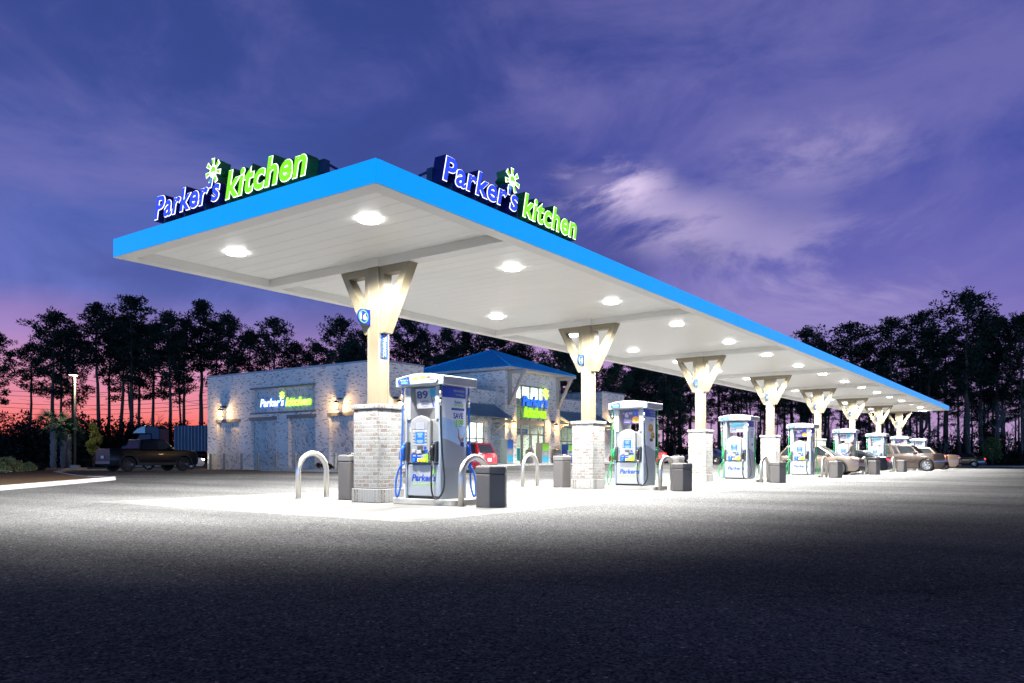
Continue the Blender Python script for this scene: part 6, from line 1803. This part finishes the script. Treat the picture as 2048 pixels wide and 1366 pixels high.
# undergrowth: a thick dark hedge-like mass round the lot
def undergrowth(seed, pts, h0, h1, n, m=L_under):
    R = random.Random(seed); lv = Leaves()
    seg = [(Vector(a), Vector(b)) for a, b in zip(pts, pts[1:])]
    tot = sum((b - a).length for a, b in seg)
    for a, b in seg:
        k = int(n * (b - a).length / tot)
        for i in range(k):
            p = a.lerp(b, (i + R.random()) / k); dpt = R.uniform(-3, 5)
            t = (b - a).normalized(); p = p + Vector((-t.y, t.x)) * dpt
            hh = h0 + (h1 - h0) * (R.random() ** 1.6) * (.5 + .5 * math.sin(p.x * .35 + p.y * .27) ** 2)
            g = G(p.x, p.y)
            for q in range(5):
                z = hh * (q + .5) / 5
                lv.clump(Vector((p.x + R.gauss(0, .6), p.y + R.gauss(0, .6), g + z)), R.uniform(.6, 1.1), .6, 36 if q < 4 else 46, .28, .10, R)
    return tag(lv.build('undergrowth', m, None), kind='stuff')
P_ = lambda u, d: at_depth(u, d)
undergrowth(1, [P_(-60, 84), P_(60, 84), P_(160, 88), P_(250, 96), P_(420, 100)], 2.6, 6.0, 250)
undergrowth(2, [P_(1100, 108), P_(1300, 110), P_(1500, 112), P_(1700, 118), P_(1850, 112), P_(2090, 107)], 1.8, 5.4, 300)
undergrowth(3, [P_(1840, 103), P_(1960, 102), P_(2090, 101)], .5, 1.6, 60)
# palms, young tree and shrubs in the left bed
def palm(x, y, h, label, seed):
    R = random.Random(seed); root = thing('palmetto', label, 'palm', (x, y, .1)); tr = MB()
    tr.tube([(R.gauss(0, .04), R.gauss(0, .04), h * i / 8) for i in range(9)], [.20, .185, .18, .175, .175, .18, .185, .19, .16], 10)
    for i in range(46):                                            # old leaf boots
        a = i * 2.4; z = .3 + (h - .4) * i / 46; tr.add([(math.cos(a) * .17 + q[0] * .05, math.sin(a) * .17 + q[1] * .05, z + q[2]) for q in ((-1, 1, 0), (1, -1, 0), (math.cos(a) * 1.6, math.sin(a) * 1.6, .22))], [(0, 1, 2)])
    tr.build('trunk', M_barkp, root, uv=False, recalc=False)
    lv = Leaves()
    for i in range(26):
        a = i * 2.4 + R.uniform(-.3, .3); el = R.uniform(-.7, 1.1); d = Vector((math.cos(a) * math.cos(el), math.sin(a) * math.cos(el), math.sin(el)))
        base = Vector((0, 0, h)); st = base + d * .75
        for k in range(15):
            f = (k - 7) / 7 * 1.15; side = d.cross(Vector((0, 0, 1))).normalized(); upv = side.cross(d)
            dd = (d * math.cos(f) + side * math.sin(f) + Vector((0, 0, -.35 * abs(f) - .15))).normalized()
            lv.card(st, dd, upv.cross(dd).normalized() if abs(upv.dot(dd)) < .99 else side, .62 * R.uniform(.8, 1.15), .035)
        u_ = d.orthogonal().normalized(); lv.card(base, d, u_, .75, .02)
    lv.build('fronds', L_palm, root); return root
for i, (u, v, d, h, lab) in enumerate(((107, 944, 56, 3.3, 'palmetto with the thickest trunk, left one of three'), (127, 943, 57, 2.9, 'slim palmetto in the middle of the three'), (136, 943, 57.5, 2.5, 'shortest palmetto, right one of three'))):
    x, y = at_depth(u, d); palm(x, y, h, lab, i)
def shrub(x, y, r, h, label, m, n, seed, cat='shrub', name='shrub', leaf=.10, w=.035, stem=True, group=None):
    R = random.Random(seed); root = thing(name, label, cat, (x, y, G(x, y) + .08), 0, group); lv = Leaves(); tr = MB()
    for i in range(n):
        a = R.uniform(0, 6.3); q = R.random() ** .6; z = h * R.uniform(.25, 1); k = (1 - (z / h - .45) ** 2 * 1.6)
        c = Vector((math.cos(a) * r * q * k, math.sin(a) * r * q * k, z)); lv.clump(c, r * .28, r * .26, 26, leaf, w, R)
        if i % 3 == 0: tr.tube([(R.gauss(0, .03), R.gauss(0, .03), 0), (c.x * .4, c.y * .4, c.z * .55), tuple(c)], [.02, .014, .006], 4, cap=False)
    tr.build('stem', M_bark, root, uv=False, recalc=False); lv.build('foliage', m, root); return root
x, y = at_depth(188, 62); shrub(x, y, .5, 3.4, 'slender yellow green young tree left of the black pickup', L_lime, 40, 4, 'tree', 'young_tree', .16, .05)
for i, (u, d, r, h, lab) in enumerate(((10, 40, .60, .70, 'pale leafy shrub at the left edge of the mulch bed'), (34, 41, .45, .55, 'second pale shrub in from the left edge of the mulch bed'), (58, 43, .38, .45, 'third shrub in the mulch bed, smaller and thinner'), (80, 46, .35, .35, 'fourth low shrub in the mulch bed, left of the palms'), (172, 58, .5, .6, 'low shrub under the slender young tree'))):
    x, y = at_depth(u, d); shrub(x, y, r, h, lab, L_shrub if i < 3 else L_under, 26, 60 + i)
x, y = at_depth(1985, 95); shrub(x, y, 1.05, 3.2, 'small green conifer bush at the far right kerb', leaf_mat('conifer leaves', (.05, .08, .025), (.15, .20, .07)), 60, 9, 'bush', 'conifer_bush', .22, .06)
for i, (u, Y) in enumerate(((640, 39.5), (660, 38.2), (690, 36.8))):
    shrub(32.9, at_x(u, 32.9), .35, .35, f'low plant in the planting bed by the side wall, {("left", "middle", "right")[i]} of three', L_under, 9, 80 + i, 'plant', 'bed_plant')
# ------------------------------------------------------------------ lamp post
def lamp_post():
    x, y = at_depth(150, 57); root = thing('lamp_post', 'lit lamp post on a round concrete base behind the left bed', 'street lamp', (x, y, G(x, y)))
    m = mat('bronze post paint', (.10, .09, .06), .5, var=.1)
    mb = MB(); mb.lathe((0, 0, 0), (0, 0, 1), [(.34, -.1), (.34, .30), (.31, .33)], 20); mb.build('concrete_base', M_kerb, root)
    mb = MB(); mb.tube([(0, 0, .33), (0, 0, 6.85)], [.085, .06], 10); mb.build('pole', m, root)
    tow = Vector((CA, SA, 0)) * -1; sd = Vector((SA, -CA, 0))
    F = Fr((0, 0, 6.9), sd, tow); F2 = Fr(F.o, F.r, F.u)
    mb = MB(); mb.poly(F2, [(-.17, -.2), (.17, -.2), (.17, .55), (-.17, .55)], -.03, .06); hd = mb.build('lamp_head', m, root, bevel=.03)
    s = -1 if F2.n.z > 0 else 1
    mb = MB(); mb.poly(F2, [(-.14, -.1), (.14, -.1), (.14, .5), (-.14, .5)], -.06, -.032) if F2.n.z > 0 else mb.poly(F2, [(-.14, -.1), (.14, -.1), (.14, .5), (-.14, .5)], .062, .09)
    mb.build('lamp_lens', mat('lit warm lamp lens', (1, .95, .8), .3, emit=(1, .90, .62), es=22), hd)
    p = root.location + F2.p(0, .25, 0)
    add_spot('street_bulb', (p.x, p.y, root.location.z + 6.78), 900, (1, .92, .72), 150, .6, .15)
lamp_post()
# ------------------------------------------------------------------ power lines beyond the left wood
M_wire = mat('black cable', (.02, .02, .022), .6)
for i, (va, vb, lab) in enumerate(((776, 770, 'topmost of the power lines across the sunset'), (786, 777, 'second power line from the top across the sunset'), (800, 797, 'third power line from the top across the sunset'), (809, 806, 'fourth power line from the top across the sunset'), (822, 812, 'lowest of the power lines across the sunset'))):
    a = at_depth(-60, 128); b = at_depth(440, 128); za, zb = z_at(128, va), z_at(128, vb)
    mb = MB(); mb.tube([(a[0] + (b[0] - a[0]) * t, a[1] + (b[1] - a[1]) * t, za + (zb - za) * t - 1.0 * (1 - (2 * t - 1) ** 2)) for t in [k / 16 for k in range(17)]], .035, 5)
    tag(mb.build('power_line', M_wire), lab, 'cable', 'power lines beyond the left wood')
# ------------------------------------------------------------------ sun below the trees, camera, output
su = bpy.data.lights.new('evening_sun', 'SUN'); su.energy = .03; su.angle = math.radians(8); su.color = (1, .45, .25)
so = bpy.data.objects.new('evening_sun', su); C.objects.link(so)
a = A0 + math.atan((CXP - 320) / FPX); so.rotation_euler = Vector((-math.cos(a), -math.sin(a), -.03)).to_track_quat('-Z', 'Y').to_euler()
cam = bpy.data.cameras.new('camera'); co = bpy.data.objects.new('camera', cam); C.objects.link(co)
co.location = (0, 0, EYE); co.rotation_euler = (PI / 2, 0, A0 - PI / 2)
cam.sensor_width = 36; cam.lens = FPX / 2048 * 36; cam.shift_y = (HOR - 683) / 2048; cam.clip_end = 3000; cam.clip_start = .05
scene.camera = co
scene.render.resolution_x = 1024; scene.render.resolution_y = 683
scene.view_settings.view_transform = 'Standard'; scene.view_settings.look = 'None'; scene.view_settings.exposure = 0; scene.view_settings.gamma = 1
scene.render.engine = 'CYCLES'
try:
    scene.cycles.use_denoising = True
    scene.cycles.max_bounces = 6; scene.cycles.diffuse_bounces = 4; scene.cycles.glossy_bounces = 3; scene.cycles.transparent_max_bounces = 8
    scene.cycles.sample_clamp_indirect = 4
    scene.cycles.use_light_tree = True
except Exception:
    pass
